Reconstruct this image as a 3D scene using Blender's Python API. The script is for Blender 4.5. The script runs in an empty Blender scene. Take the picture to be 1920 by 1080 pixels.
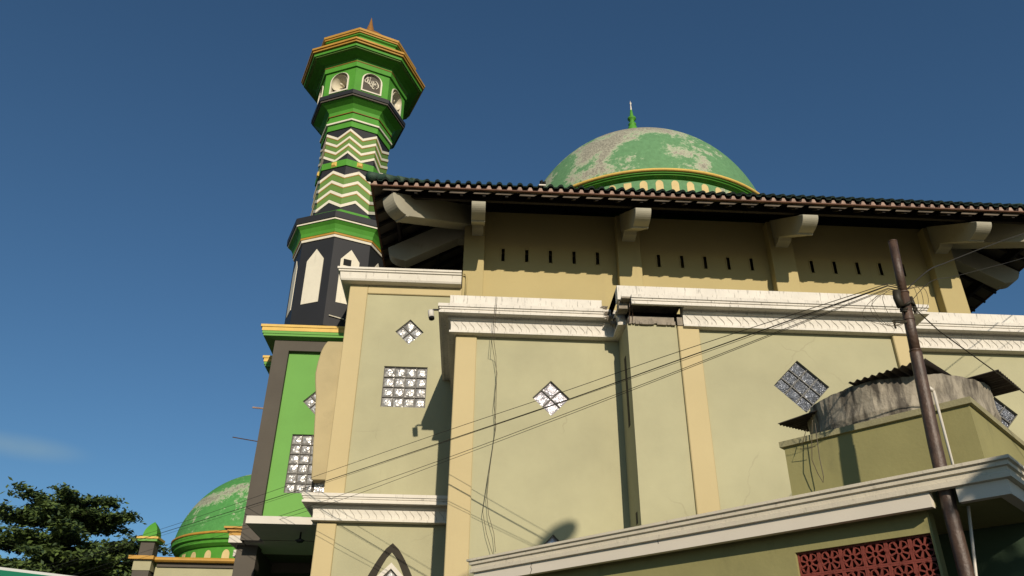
import bpy, math, random
from mathutils import Matrix, Vector
from mathutils.geometry import tessellate_polygon
random.seed(7)
R = math.radians
sc = bpy.context.scene
col = sc.collection

# ---------------------------------------------------------------- camera
cam_d = bpy.data.cameras.new('camera')
cam = bpy.data.objects.new('camera', cam_d)
col.objects.link(cam)
cx = Vector((0.9982, -0.0364, -0.0430))      # world axes seen in the camera
rows = [(0.99823, -0.05544, 0.01001), (-0.03630, -0.49785, 0.86646), (-0.04302, -0.86550, -0.49908)]
E3 = [[0.998, -0.055, 0.010], [-0.036, -0.498, 0.866], [-0.043, -0.865, -0.499]]
CAM_H = 1.6
F_PX = 1493.0
def cam_matrix():
    Zc = Vector((30, 2590, -F_PX)).normalized()
    Yc = Vector((-95, -860, -F_PX)); Yc = (Yc - Zc * Yc.dot(Zc)).normalized()
    Xc = Yc.cross(Zc)
    # columns of world->camera are Xc, Yc, Zc ; camera->world is the transpose
    m = Matrix(((Xc[0], Xc[1], Xc[2]), (Yc[0], Yc[1], Yc[2]), (Zc[0], Zc[1], Zc[2]))).to_4x4()
    m.translation = (0, 0, CAM_H)
    return m
cam.matrix_world = cam_matrix()
cam_d.sensor_width = 36
cam_d.lens = 36 * F_PX / 1920
cam_d.clip_start = 0.05
cam_d.clip_end = 5000
sc.camera = cam

# ---------------------------------------------------------------- light
SUN = Vector((0.118, -1.0, 0.36)).normalized()   # towards the sun
sun_el = math.asin(SUN.z)
sun_az = math.atan2(SUN.x, SUN.y)
w = bpy.data.worlds.new('World'); sc.world = w; w.use_nodes = True
nt = w.node_tree; nt.nodes.clear()
wo = nt.nodes.new('ShaderNodeOutputWorld'); bg = nt.nodes.new('ShaderNodeBackground')
sky = nt.nodes.new('ShaderNodeTexSky'); sky.sky_type = 'NISHITA'; sky.sun_disc = False
sky.sun_elevation = sun_el; sky.sun_rotation = sun_az
sky.altitude = 300; sky.air_density = 1.0; sky.dust_density = 0.5; sky.ozone_density = 5.0
bg.inputs[1].default_value = 0.085
# a faint thin cloud low on the left
tcw = nt.nodes.new('ShaderNodeTexCoord'); CLOUD = tuple((cam_matrix().to_3x3() @ Vector((45 - 960, 540 - 838, -F_PX))).normalized())
mpw = nt.nodes.new('ShaderNodeVectorMath'); mpw.operation = 'SUBTRACT'; mpw.inputs[1].default_value = CLOUD
nt.links.new(tcw.outputs['Generated'], mpw.inputs[0])
scl = nt.nodes.new('ShaderNodeVectorMath'); scl.operation = 'MULTIPLY'; scl.inputs[1].default_value = (13.0, 13.0, 60.0); nt.links.new(mpw.outputs[0], scl.inputs[0])
ln = nt.nodes.new('ShaderNodeVectorMath'); ln.operation = 'LENGTH'; nt.links.new(scl.outputs[0], ln.inputs[0])
nzw = nt.nodes.new('ShaderNodeTexNoise'); nzw.inputs['Scale'].default_value = 9; nzw.inputs['Detail'].default_value = 5; nt.links.new(tcw.outputs['Generated'], nzw.inputs['Vector'])
mrw = nt.nodes.new('ShaderNodeMapRange'); mrw.inputs[1].default_value = 1.0; mrw.inputs[2].default_value = 0.0; mrw.inputs[3].default_value = 0.0; mrw.inputs[4].default_value = 0.62
mrw.interpolation_type = 'SMOOTHSTEP'; nt.links.new(ln.outputs['Value'], mrw.inputs[0])
mlw = nt.nodes.new('ShaderNodeMath'); mlw.operation = 'MULTIPLY'; nt.links.new(mrw.outputs[0], mlw.inputs[0]); nt.links.new(nzw.outputs[0], mlw.inputs[1])
mxw = nt.nodes.new('ShaderNodeMix'); mxw.data_type = 'RGBA'; nt.links.new(mlw.outputs[0], mxw.inputs[0]); nt.links.new(sky.outputs[0], mxw.inputs[6]); mxw.inputs[7].default_value = (4.6, 5.0, 4.8, 1)
wb = nt.nodes.new('ShaderNodeMix'); wb.data_type = 'RGBA'; wb.blend_type = 'MULTIPLY'; wb.inputs[0].default_value = 1; wb.inputs[7].default_value = (0.875, 1.03, 0.995, 1)
nt.links.new(mxw.outputs[2], wb.inputs[6]); nt.links.new(wb.outputs[2], bg.inputs[0]); nt.links.new(bg.outputs[0], wo.inputs[0])
sl = bpy.data.lights.new('sun', 'SUN'); sl.energy = 5.0; sl.angle = R(0.53); sl.color = (1.0, 0.87, 0.72)
so = bpy.data.objects.new('sun', sl); col.objects.link(so)
so.rotation_euler = SUN.to_track_quat('Z', 'Y').to_euler()
so.location = (3, -30, 30)
sc.view_settings.view_transform = 'Standard'; sc.view_settings.look = 'None'
sc.cycles.diffuse_bounces = 2
sc.view_settings.exposure = 0.0; sc.view_settings.gamma = 1.0

# ---------------------------------------------------------------- materials
ALB = 0.70
def mat(name, c, rough=0.75, var=0.10, scale=1.3, stain=None, stain_amt=0.0, streak=(5, 5, 0.5),
        bump=0.15, bscale=60, spec=0.3, metal=0.0, stain_pos=0.58):
    c = tuple(ALB * x for x in c)
    if stain: stain = tuple(ALB * x for x in stain)
    m = bpy.data.materials.new(name); m.use_nodes = True
    n = m.node_tree.nodes; l = m.node_tree.links
    b = n['Principled BSDF']
    b.inputs['Roughness'].default_value = rough
    b.inputs['Specular IOR Level'].default_value = spec
    b.inputs['Metallic'].default_value = metal
    tc = n.new('ShaderNodeTexCoord')
    n1 = n.new('ShaderNodeTexNoise'); n1.inputs['Scale'].default_value = scale; n1.inputs['Detail'].default_value = 6
    n1.inputs['Roughness'].default_value = 0.6
    l.new(tc.outputs['Object'], n1.inputs['Vector'])
    r1 = n.new('ShaderNodeMapRange'); r1.inputs[1].default_value = 0.3; r1.inputs[2].default_value = 0.7
    r1.inputs[3].default_value = 1 - var; r1.inputs[4].default_value = 1 + var
    l.new(n1.outputs[0], r1.inputs[0])
    mx = n.new('ShaderNodeMix'); mx.data_type = 'RGBA'; mx.blend_type = 'MULTIPLY'; mx.inputs[0].default_value = 1
    mx.inputs[6].default_value = (*c, 1); l.new(r1.outputs[0], mx.inputs[7])
    out = mx.outputs[2]
    if stain:
        mp = n.new('ShaderNodeMapping'); mp.inputs['Scale'].default_value = streak
        l.new(tc.outputs['Object'], mp.inputs[0])
        n2 = n.new('ShaderNodeTexNoise'); n2.inputs['Scale'].default_value = 1.0; n2.inputs['Detail'].default_value = 8
        n2.inputs['Roughness'].default_value = 0.65
        l.new(mp.outputs[0], n2.inputs['Vector'])
        r2 = n.new('ShaderNodeMapRange'); r2.inputs[1].default_value = stain_pos; r2.inputs[2].default_value = stain_pos + 0.14
        r2.inputs[3].default_value = 0; r2.inputs[4].default_value = stain_amt
        l.new(n2.outputs[0], r2.inputs[0])
        m2 = n.new('ShaderNodeMix'); m2.data_type = 'RGBA'; l.new(r2.outputs[0], m2.inputs[0])
        l.new(out, m2.inputs[6]); m2.inputs[7].default_value = (*stain, 1)
        out = m2.outputs[2]
    l.new(out, b.inputs['Base Color'])
    if bump:
        n3 = n.new('ShaderNodeTexNoise'); n3.inputs['Scale'].default_value = bscale; n3.inputs['Detail'].default_value = 5
        l.new(tc.outputs['Object'], n3.inputs['Vector'])
        bp = n.new('ShaderNodeBump'); bp.inputs['Strength'].default_value = bump; bp.inputs['Distance'].default_value = 0.01
        l.new(n3.outputs[0], bp.inputs['Height']); l.new(bp.outputs[0], b.inputs['Normal'])
    return m

M = {}
def add_cracks(m, scale, width, dark, amt):
    n = m.node_tree.nodes; l = m.node_tree.links; b = n['Principled BSDF']
    tc = n.new('ShaderNodeTexCoord'); nz = n.new('ShaderNodeTexNoise'); nz.inputs['Scale'].default_value = 3; nz.inputs['Detail'].default_value = 4
    l.new(tc.outputs['Object'], nz.inputs['Vector'])
    mv = n.new('ShaderNodeMix'); mv.data_type = 'VECTOR'; mv.inputs[0].default_value = 0.22; l.new(tc.outputs['Object'], mv.inputs[4]); l.new(nz.outputs[1], mv.inputs[5])
    v = n.new('ShaderNodeTexVoronoi'); v.feature = 'DISTANCE_TO_EDGE'; v.inputs['Scale'].default_value = scale; l.new(mv.outputs[1], v.inputs['Vector'])
    lt = n.new('ShaderNodeMath'); lt.operation = 'LESS_THAN'; lt.inputs[1].default_value = width; l.new(v.outputs[0], lt.inputs[0])
    n2 = n.new('ShaderNodeTexNoise'); n2.inputs['Scale'].default_value = 0.9; l.new(tc.outputs['Object'], n2.inputs['Vector'])
    mr = n.new('ShaderNodeMapRange'); mr.inputs[1].default_value = 0.52; mr.inputs[2].default_value = 0.6; mr.inputs[3].default_value = 0; mr.inputs[4].default_value = amt; l.new(n2.outputs[0], mr.inputs[0])
    ml = n.new('ShaderNodeMath'); ml.operation = 'MULTIPLY'; l.new(lt.outputs[0], ml.inputs[0]); l.new(mr.outputs[0], ml.inputs[1])
    src = b.inputs['Base Color'].links[0].from_socket
    mx = n.new('ShaderNodeMix'); mx.data_type = 'RGBA'; l.new(ml.outputs[0], mx.inputs[0]); l.new(src, mx.inputs[6]); mx.inputs[7].default_value = (*dark, 1)
    l.new(mx.outputs[2], b.inputs['Base Color'])
M['sage'] = mat('sage_plaster', (0.465, 0.445, 0.268), var=0.10, scale=0.8, stain=(0.40, 0.37, 0.22), stain_amt=0.35, streak=(1.6, 1.6, 0.35), bump=0.12, bscale=25)
M['tan'] = mat('tan_plaster', (0.60, 0.495, 0.26), var=0.05, scale=0.6, stain=(0.50, 0.40, 0.22), stain_amt=0.3, streak=(2.2, 2.2, 0.4), bump=0.12, bscale=25)
add_cracks(M['sage'], 0.55, 0.0035, (0.22, 0.20, 0.12), 0.3)
M['fin'] = mat('fin_plaster', (0.50, 0.41, 0.215), var=0.10, scale=1.5, stain=(0.33, 0.28, 0.15), stain_amt=0.5, streak=(3, 3, 2), bump=0.15, bscale=25)
M['uptan'] = mat('ochre_plaster', (0.515, 0.425, 0.195), var=0.06, scale=0.6, stain=(0.42, 0.34, 0.17), stain_amt=0.4, streak=(2, 2, 0.4), bump=0.12, bscale=25)
M['white'] = mat('weathered_white', (0.80, 0.76, 0.65), var=0.06, scale=2, stain=(0.16, 0.14, 0.11), stain_amt=0.75, streak=(16, 16, 2.2), stain_pos=0.60, bump=0.3, bscale=45)
M['whitedirty'] = mat('stained_white', (0.80, 0.76, 0.66), var=0.08, scale=3, stain=(0.12, 0.11, 0.085), stain_amt=0.75, streak=(34, 34, 5), stain_pos=0.56, bump=0.3, bscale=45)
M['cleanwhite'] = mat('white_paint', (0.74, 0.70, 0.60), var=0.05, scale=3, bump=0.08, stain=(0.4, 0.36, 0.3), stain_amt=0.3, streak=(8, 8, 1.5))
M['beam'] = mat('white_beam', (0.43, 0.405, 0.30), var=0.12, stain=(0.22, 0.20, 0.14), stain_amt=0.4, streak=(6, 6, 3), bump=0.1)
M['lime'] = mat('lime_green_paint', (0.17, 0.42, 0.085), var=0.06, scale=1.0, bump=0.1, bscale=20)
M['green'] = mat('minaret_green', (0.085, 0.33, 0.03), rough=0.65, var=0.10, scale=2.5, bump=0.08, stain=(0.06, 0.20, 0.03), stain_amt=0.5, streak=(6, 6, 1))
M['dgreen'] = mat('moulding_dark_green', (0.022, 0.11, 0.014), rough=0.55, var=0.08, bump=0.06)
M['olive'] = mat('leaf_green_band', (0.15, 0.28, 0.055), rough=0.6, var=0.06, bump=0.06)
M['gold'] = mat('gold_paint', (0.56, 0.31, 0.05), rough=0.5, var=0.12, scale=4, bump=0.1)
M['yellow'] = mat('yellow_gold_paint', (0.78, 0.52, 0.12), rough=0.55, var=0.1, scale=4, bump=0.1)
M['brownline'] = mat('brown_gold_line', (0.26, 0.10, 0.02), rough=0.6, var=0.1)
M['black'] = mat('charcoal_paint', (0.024, 0.025, 0.027), rough=0.55, var=0.1, bump=0.05)
M['greyframe'] = mat('dark_grey_plaster', (0.105, 0.092, 0.072), rough=0.8, var=0.1, bump=0.15)
M['mwhite'] = mat('minaret_white', (0.84, 0.79, 0.62), rough=0.7, var=0.05, scale=5, bump=0.08, stain=(0.45, 0.42, 0.30), stain_amt=0.35, streak=(9, 9, 1.5))
M['tile'] = mat('dark_green_roof_tile', (0.010, 0.020, 0.014), rough=0.85, var=0.5, scale=7, bump=0.3, spec=0.15)
M['ridge'] = mat('mossy_ridge_cap', (0.035, 0.075, 0.048), rough=0.7, var=0.5, scale=7, bump=0.4, stain=(0.13, 0.15, 0.10), stain_amt=0.6, streak=(9, 9, 9))
M['mortar'] = mat('pink_mortar', (0.36, 0.25, 0.19), var=0.35, scale=8, bump=0.4)
M['terracotta'] = mat('terracotta_batten', (0.14, 0.066, 0.036), var=0.35, scale=6, bump=0.3)
M['darkred'] = mat('dark_red_gap', (0.022, 0.007, 0.005), var=0.2)
M['soffit'] = mat('soffit_board', (0.13, 0.105, 0.075), var=0.5, scale=3, bump=0.2)
M['soffitlite'] = mat('pale_soffit_board', (0.13, 0.115, 0.09), var=0.2, scale=3, bump=0.2)
M['darkwood'] = mat('dark_timber', (0.018, 0.013, 0.010), var=0.3, scale=5, bump=0.2)
M['archdark'] = mat('dark_brown_band', (0.035, 0.028, 0.016), var=0.2)  # one dark brown for the flat band along the arch
M['hole'] = mat('dark_opening', (0.006, 0.006, 0.005), var=0.0, bump=0)
M['concrete'] = mat('rough_concrete', (0.30, 0.26, 0.20), var=0.3, scale=9, stain=(0.08, 0.07, 0.05), stain_amt=0.7, streak=(14, 14, 14), bump=0.9, bscale=40)
M['tank'] = mat('weathered_concrete_tank', (0.37, 0.33, 0.25), var=0.35, scale=3, stain=(0.065, 0.055, 0.042), stain_amt=0.9, streak=(6, 6, 1.3), stain_pos=0.46, bump=0.8, bscale=30)
M['boxolive'] = mat('olive_plaster', (0.34, 0.315, 0.13), var=0.10, scale=1.2, stain=(0.21, 0.20, 0.09), stain_amt=0.5, streak=(2, 2, 1), bump=0.2, bscale=25)
M['capolive'] = mat('weathered_olive_coping', (0.36, 0.33, 0.18), var=0.15, scale=5, stain=(0.15, 0.13, 0.08), stain_amt=0.5, streak=(10, 10, 10), bump=0.4)
M['fascia'] = mat('pale_canopy_paint', (0.84, 0.77, 0.63), var=0.04, scale=2, bump=0.06)
M['moulding'] = mat('cream_canopy_moulding', (0.76, 0.69, 0.53), var=0.07, scale=3, stain=(0.30, 0.26, 0.19), stain_amt=0.6, streak=(20, 20, 8), bump=0.25)
M['shadewall'] = mat('shade_toned_green_plaster', (0.06, 0.10, 0.055), var=0.08, bump=0.15)  # shade under the canopy put into the recessed wall's colour
M['redblock'] = mat('red_clay_block', (0.25, 0.055, 0.038), var=0.18, scale=12, bump=0.3)
M['rust'] = mat('rusty_steel', (0.078, 0.042, 0.022), rough=0.55, var=0.4, scale=6, stain=(0.16, 0.10, 0.065), stain_amt=0.6, streak=(14, 14, 5), stain_pos=0.55, bump=0.5, bscale=40, spec=0.6)
M['pvc'] = mat('white_plastic', (0.76, 0.71, 0.60), rough=0.4, var=0.03, bump=0)
M['cable'] = mat('cable_black', (0.040, 0.034, 0.020), rough=0.6, var=0.1, bump=0)
M['thinwire'] = mat('thin_dark_wire', (0.10, 0.08, 0.05), rough=0.6, var=0.1, bump=0)
M['zinc'] = mat('rusted_corrugated_sheet', (0.060, 0.045, 0.036), rough=0.7, var=0.4, scale=5, bump=0.3)
M['mortargrid'] = mat('block_joint_grey', (0.20, 0.195, 0.175), var=0.1, bump=0.2)
M['bark'] = mat('bark', (0.07, 0.055, 0.04), var=0.3, scale=8, bump=0.6)
M['asphalt'] = mat('asphalt', (0.045, 0.044, 0.042), var=0.25, scale=0.8, bump=0.5, bscale=80)
M['horn'] = mat('cream_horn_plastic', (0.72, 0.66, 0.48), rough=0.4, var=0.03, bump=0)
M['signgreen'] = mat('sign_green', (0.010, 0.20, 0.105), rough=0.4, var=0.03, bump=0)
M['signwhite'] = mat('sign_white', (0.75, 0.76, 0.72), rough=0.4, var=0.02, bump=0)
M['ovalyellow'] = mat('faded_yellow_paint', (0.72, 0.56, 0.26), var=0.08, scale=5, bump=0.1)
M['gutter'] = mat('golden_brown_cap', (0.42, 0.20, 0.05), rough=0.4, metal=0.35, var=0.2, bump=0.05)
M['crack'] = mat('dirt_line', (0.38, 0.35, 0.27), var=0.2, bump=0)

def glass_mat(name, base, vscale, strength=0.3):
    m = bpy.data.materials.new(name); m.use_nodes = True
    n = m.node_tree.nodes; l = m.node_tree.links; b = n['Principled BSDF']
    b.inputs['Roughness'].default_value = 0.30; b.inputs['Metallic'].default_value = 0.40
    b.inputs['Specular IOR Level'].default_value = 1.0
    tc = n.new('ShaderNodeTexCoord'); v = n.new('ShaderNodeTexVoronoi'); v.inputs['Scale'].default_value = vscale
    l.new(tc.outputs['Object'], v.inputs['Vector'])
    bp = n.new('ShaderNodeBump'); bp.inputs['Strength'].default_value = strength; bp.inputs['Distance'].default_value = 0.02
    l.new(v.outputs[0], bp.inputs['Height']); l.new(bp.outputs[0], b.inputs['Normal'])
    n1 = n.new('ShaderNodeTexNoise'); n1.inputs['Scale'].default_value = 14; n1.inputs['Detail'].default_value = 3
    l.new(tc.outputs['Object'], n1.inputs['Vector'])
    cr = n.new('ShaderNodeValToRGB'); cr.color_ramp.elements[0].position = 0.35; cr.color_ramp.elements[1].position = 0.65
    cr.color_ramp.elements[0].color = tuple(x * 0.6 for x in base) + (1,); cr.color_ramp.elements[1].color = tuple(min(1, x * 1.4) for x in base) + (1,)
    l.new(n1.outputs[0], cr.inputs[0]); l.new(cr.outputs[0], b.inputs['Base Color'])
    return m
M['glass'] = glass_mat('glass_block', (0.37, 0.365, 0.345), 22, 0.5)
M['glassfine'] = glass_mat('patterned_glass_block', (0.52, 0.50, 0.53), 50, 0.4)
M['glassdark'] = glass_mat('dark_patterned_glass_block', (0.17, 0.185, 0.21), 48, 0.9)

def dome_mat(name, green, patch, zlo, zhi, amt):
    green = tuple(ALB * v for v in green); patch = tuple(ALB * v * 1.08 for v in patch)
    m = bpy.data.materials.new(name); m.use_nodes = True
    n = m.node_tree.nodes; l = m.node_tree.links; b = n['Principled BSDF']; b.inputs['Roughness'].default_value = 0.8
    b.inputs['Specular IOR Level'].default_value = 0.2
    tc = n.new('ShaderNodeTexCoord'); sp = n.new('ShaderNodeSeparateXYZ'); l.new(tc.outputs['Object'], sp.inputs[0])
    mr = n.new('ShaderNodeMapRange'); mr.inputs[1].default_value = zlo; mr.inputs[2].default_value = zhi
    mr.inputs[3].default_value = -0.12; mr.inputs[4].default_value = amt; l.new(sp.outputs[2], mr.inputs[0])
    na = n.new('ShaderNodeTexNoise'); na.inputs['Scale'].default_value = 0.75; na.inputs['Detail'].default_value = 4
    na.inputs['Distortion'].default_value = 0.6
    nb = n.new('ShaderNodeTexNoise'); nb.inputs['Scale'].default_value = 8; nb.inputs['Detail'].default_value = 10; nb.inputs['Roughness'].default_value = 0.75
    for q in (na, nb): l.new(tc.outputs['Object'], q.inputs['Vector'])
    a1 = n.new('ShaderNodeMath'); a1.operation = 'ADD'; l.new(na.outputs[0], a1.inputs[0]); l.new(mr.outputs[0], a1.inputs[1])
    m1 = n.new('ShaderNodeMath'); m1.operation = 'MULTIPLY_ADD'; l.new(nb.outputs[0], m1.inputs[0]); m1.inputs[1].default_value = 0.62
    l.new(a1.outputs[0], m1.inputs[2])
    cr = n.new('ShaderNodeValToRGB'); e = cr.color_ramp
    e.elements[0].position = 0.83; e.elements[0].color = (0, 0, 0, 1); e.elements[1].position = 0.90; e.elements[1].color = (1, 1, 1, 1)
    l.new(m1.outputs[0], cr.inputs[0])
    # flaking pale rim between paint and render
    c2 = n.new('ShaderNodeValToRGB'); e2 = c2.color_ramp
    e2.elements[0].position = 0.80; e2.elements[0].color = (0, 0, 0, 1); e2.elements[1].position = 0.93; e2.elements[1].color = (0, 0, 0, 1)
    x = e2.elements.new(0.86); x.color = (1, 1, 1, 1)
    l.new(m1.outputs[0], c2.inputs[0])
    n4 = n.new('ShaderNodeTexNoise'); n4.inputs['Scale'].default_value = 22; n4.inputs['Detail'].default_value = 4
    l.new(tc.outputs['Object'], n4.inputs['Vector'])
    gr = n.new('ShaderNodeValToRGB'); gr.color_ramp.elements[0].position = 0.38; gr.color_ramp.elements[1].position = 0.6
    gr.color_ramp.elements[0].color = tuple(v * 0.55 for v in patch) + (1,); gr.color_ramp.elements[1].color = patch + (1,)
    l.new(n4.outputs[0], gr.inputs[0])
    gg = n.new('ShaderNodeMix'); gg.data_type = 'RGBA'; gg.blend_type = 'MULTIPLY'; gg.inputs[0].default_value = 1; gg.inputs[6].default_value = green + (1,)
    g2 = n.new('ShaderNodeMapRange'); g2.inputs[1].default_value = 0.35; g2.inputs[2].default_value = 0.65; g2.inputs[3].default_value = 0.85; g2.inputs[4].default_value = 1.15
    l.new(nb.outputs[0], g2.inputs[0]); l.new(g2.outputs[0], gg.inputs[7])
    mx = n.new('ShaderNodeMix'); mx.data_type = 'RGBA'; l.new(cr.outputs[0], mx.inputs[0]); l.new(gg.outputs[2], mx.inputs[6]); l.new(gr.outputs[0], mx.inputs[7])
    my = n.new('ShaderNodeMix'); my.data_type = 'RGBA'
    mm = n.new('ShaderNodeMath'); mm.operation = 'MULTIPLY'; l.new(c2.outputs[0], mm.inputs[0]); mm.inputs[1].default_value = 0.55
    l.new(mm.outputs[0], my.inputs[0]); l.new(mx.outputs[2], my.inputs[6]); my.inputs[7].default_value = (0.46, 0.47, 0.34, 1)
    l.new(my.outputs[2], b.inputs['Base Color'])
    bp = n.new('ShaderNodeBump'); bp.inputs['Strength'].default_value = 0.35; bp.inputs['Distance'].default_value = 0.03
    l.new(m1.outputs[0], bp.inputs['Height']); l.new(bp.outputs[0], b.inputs['Normal'])
    return m
M['dome'] = dome_mat('peeling_dome_paint', (0.145, 0.315, 0.145), (0.40, 0.39, 0.30), 14.7, 17.6, 0.12)
M['dome2'] = dome_mat('dome_paint_left', (0.095, 0.33, 0.085), (0.36, 0.38, 0.27), 7.6, 10.8, 0.10)

def leaf_mat():
    m = bpy.data.materials.new('tree_leaf'); m.use_nodes = True
    n = m.node_tree.nodes; l = m.node_tree.links; b = n['Principled BSDF']
    b.inputs['Roughness'].default_value = 0.55
    g = n.new('ShaderNodeNewGeometry'); cr = n.new('ShaderNodeValToRGB')
    cr.color_ramp.elements[0].color = (0.016, 0.034, 0.010, 1); cr.color_ramp.elements[1].color = (0.095, 0.14, 0.030, 1)
    l.new(g.outputs['Random Per Island'], cr.inputs[0]); l.new(cr.outputs[0], b.inputs['Base Color'])
    return m
M['leaf'] = leaf_mat()

# ---------------------------------------------------------------- mesh helpers
WM = {}
class MB:
    def __init__(s): s.v = []; s.f = []; s.m = []
    def add(s, vs, fs, mi=0):
        o = len(s.v); s.v += [tuple(q) for q in vs]
        for f in fs: s.f.append(tuple(i + o for i in f)); s.m.append(mi)
        return s
    def box(s, x0, x1, y0, y1, z0, z1, mi=0):
        vs = [(x, y, z) for z in (z0, z1) for y in (y0, y1) for x in (x0, x1)]
        return s.add(vs, [(0, 2, 3, 1), (4, 5, 7, 6), (0, 1, 5, 4), (2, 6, 7, 3), (0, 4, 6, 2), (1, 3, 7, 5)], mi)
    def extrude(s, pts, vec, mi=0):          # pts closed planar polygon (3D), extruded by vec
        n = len(pts); v = Vector(vec)
        vs = [Vector(p) for p in pts] + [Vector(p) + v for p in pts]
        fs = [tuple(range(n)), tuple(range(2 * n - 1, n - 1, -1))]
        fs += [(i, i + n, (i + 1) % n + n, (i + 1) % n) for i in range(n)]
        return s.add(vs, fs, mi)
    def sweep(s, prof, path, dirs, mi=0, closed=True, caps=True):
        # prof: (o, z); path: (x, y); dirs: (dx, dy) outward shift per unit o at each path point
        n = len(prof); vs = []
        for (x, y), (dx, dy) in zip(path, dirs):
            vs += [(x + dx * o, y + dy * o, z) for o, z in prof]
        fs = []
        for k in range(len(path) - 1):
            for i in range(n if closed else n - 1):
                j = (i + 1) % n
                fs.append((k * n + i, k * n + j, (k + 1) * n + j, (k + 1) * n + i))
        if caps:
            fs.append(tuple(range(n))); fs.append(tuple(range(len(path) * n - 1, (len(path) - 1) * n - 1, -1)))
        return s.add(vs, fs, mi)
    def tube(s, pts, r, seg=8, mi=0, rs=None):
        pts = [Vector(p) for p in pts]; vs = []; N = len(pts)
        for k, p in enumerate(pts):
            d = (pts[min(k + 1, N - 1)] - pts[max(k - 1, 0)])
            if d.length < 1e-9: d = Vector((0, 0, 1))
            d.normalize()
            up = Vector((0, 0, 1)) if abs(d.z) < 0.9 else Vector((1, 0, 0))
            a = d.cross(up).normalized(); b = d.cross(a)
            rr = rs[k] if rs else r
            vs += [p + (a * math.cos(t) + b * math.sin(t)) * rr for t in (2 * math.pi * i / seg for i in range(seg))]
        fs = [(k * seg + i, k * seg + (i + 1) % seg, (k + 1) * seg + (i + 1) % seg, (k + 1) * seg + i) for k in range(N - 1) for i in range(seg)]
        fs += [tuple(range(seg - 1, -1, -1)), tuple(range((N - 1) * seg, N * seg))]
        return s.add(vs, fs, mi)
    def lathe(s, prof, c=(0, 0), seg=48, mi=0, a0=0.0, axis=None):
        n = len(prof); vs = []
        for k in range(seg):
            a = a0 + 2 * math.pi * k / seg
            vs += [(c[0] + r * math.cos(a), c[1] + r * math.sin(a), z) for r, z in prof]
        if axis is not None: vs = [axis @ Vector(v) for v in vs]
        fs = [(k * n + i, ((k + 1) % seg) * n + i, ((k + 1) % seg) * n + i + 1, k * n + i + 1) for k in range(seg) for i in range(n - 1)]
        return s.add(vs, fs, mi)
    def panel(s, outer, holes, mtx, depth, back=True, mi=0, mi_back=0, mi_rev=None):
        # outer, holes: lists of (u, w); front at local y=0, holes recessed by depth; mtx maps (u, y, w)
        if mi_rev is None: mi_rev = mi
        loops = [[Vector((u, 0, z)) for u, z in outer]] + [[Vector((u, 0, z)) for u, z in h] for h in holes]
        tris = tessellate_polygon(loops)
        flat = [p for lp in loops for p in lp]
        s.add([mtx @ p for p in flat], [t if len(t) == 3 else t for t in tris], mi)
        for h in holes:
            n = len(h)
            vs = [mtx @ Vector((u, 0, z)) for u, z in h] + [mtx @ Vector((u, depth, z)) for u, z in h]
            s.add(vs, [(i, (i + 1) % n, (i + 1) % n + n, i + n) for i in range(n)], mi_rev)
            if back: s.add([mtx @ Vector((u, depth, z)) for u, z in h], [tuple(range(n))], mi_back)
        return s
    def build(s, name, mats, parent=None, local=False, smooth=False, fixn=True):
        me = bpy.data.meshes.new(name)
        vs = [Vector(v) for v in s.v]
        root = Matrix.Identity(4)
        if parent is not None:
            root = WM[parent.name]
            if not local:
                inv = root.inverted(); vs = [inv @ v for v in vs]
        me.from_pydata([tuple(v) for v in vs], [], s.f)
        if not isinstance(mats, (list, tuple)): mats = [mats]
        for m in mats: me.materials.append(M[m] if isinstance(m, str) else m)
        for p, mi in zip(me.polygons, s.m):
            p.material_index = mi; p.use_smooth = smooth
        if fixn:
            import bmesh
            bm = bmesh.new(); bm.from_mesh(me); bmesh.ops.recalc_face_normals(bm, faces=bm.faces); bm.to_mesh(me); bm.free()
        me.update()
        o = bpy.data.objects.new(name, me); col.objects.link(o)
        if parent is not None:
            o.parent = parent
        WM[o.name] = root
        return o

def thing(name, label, cat, loc=(0, 0, 0), rotz=0.0, group=None, rot=None):
    o = bpy.data.objects.new(name, None); col.objects.link(o)
    o.location = loc; o.rotation_euler = rot if rot else (0, 0, rotz)
    o.empty_display_size = 0.3
    o['label'] = label; o['category'] = cat
    if group: o['group'] = group
    WM[o.name] = Matrix.Translation(loc) @ (Matrix.Rotation(rotz, 4, 'Z') if not rot else __import__('mathutils').Euler(rot).to_matrix().to_4x4())
    return o
def tag(o, label, cat, group=None):
    o['label'] = label; o['category'] = cat
    if group: o['group'] = group
    return o
def plane_y(y): return Matrix.Translation((0, y, 0))

def bevel(o, wdt=0.01, seg=1):
    m = o.modifiers.new('bevel', 'BEVEL'); m.width = wdt; m.segments = seg; m.limit_method = 'ANGLE'; m.angle_limit = R(40)
    return o

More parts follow.
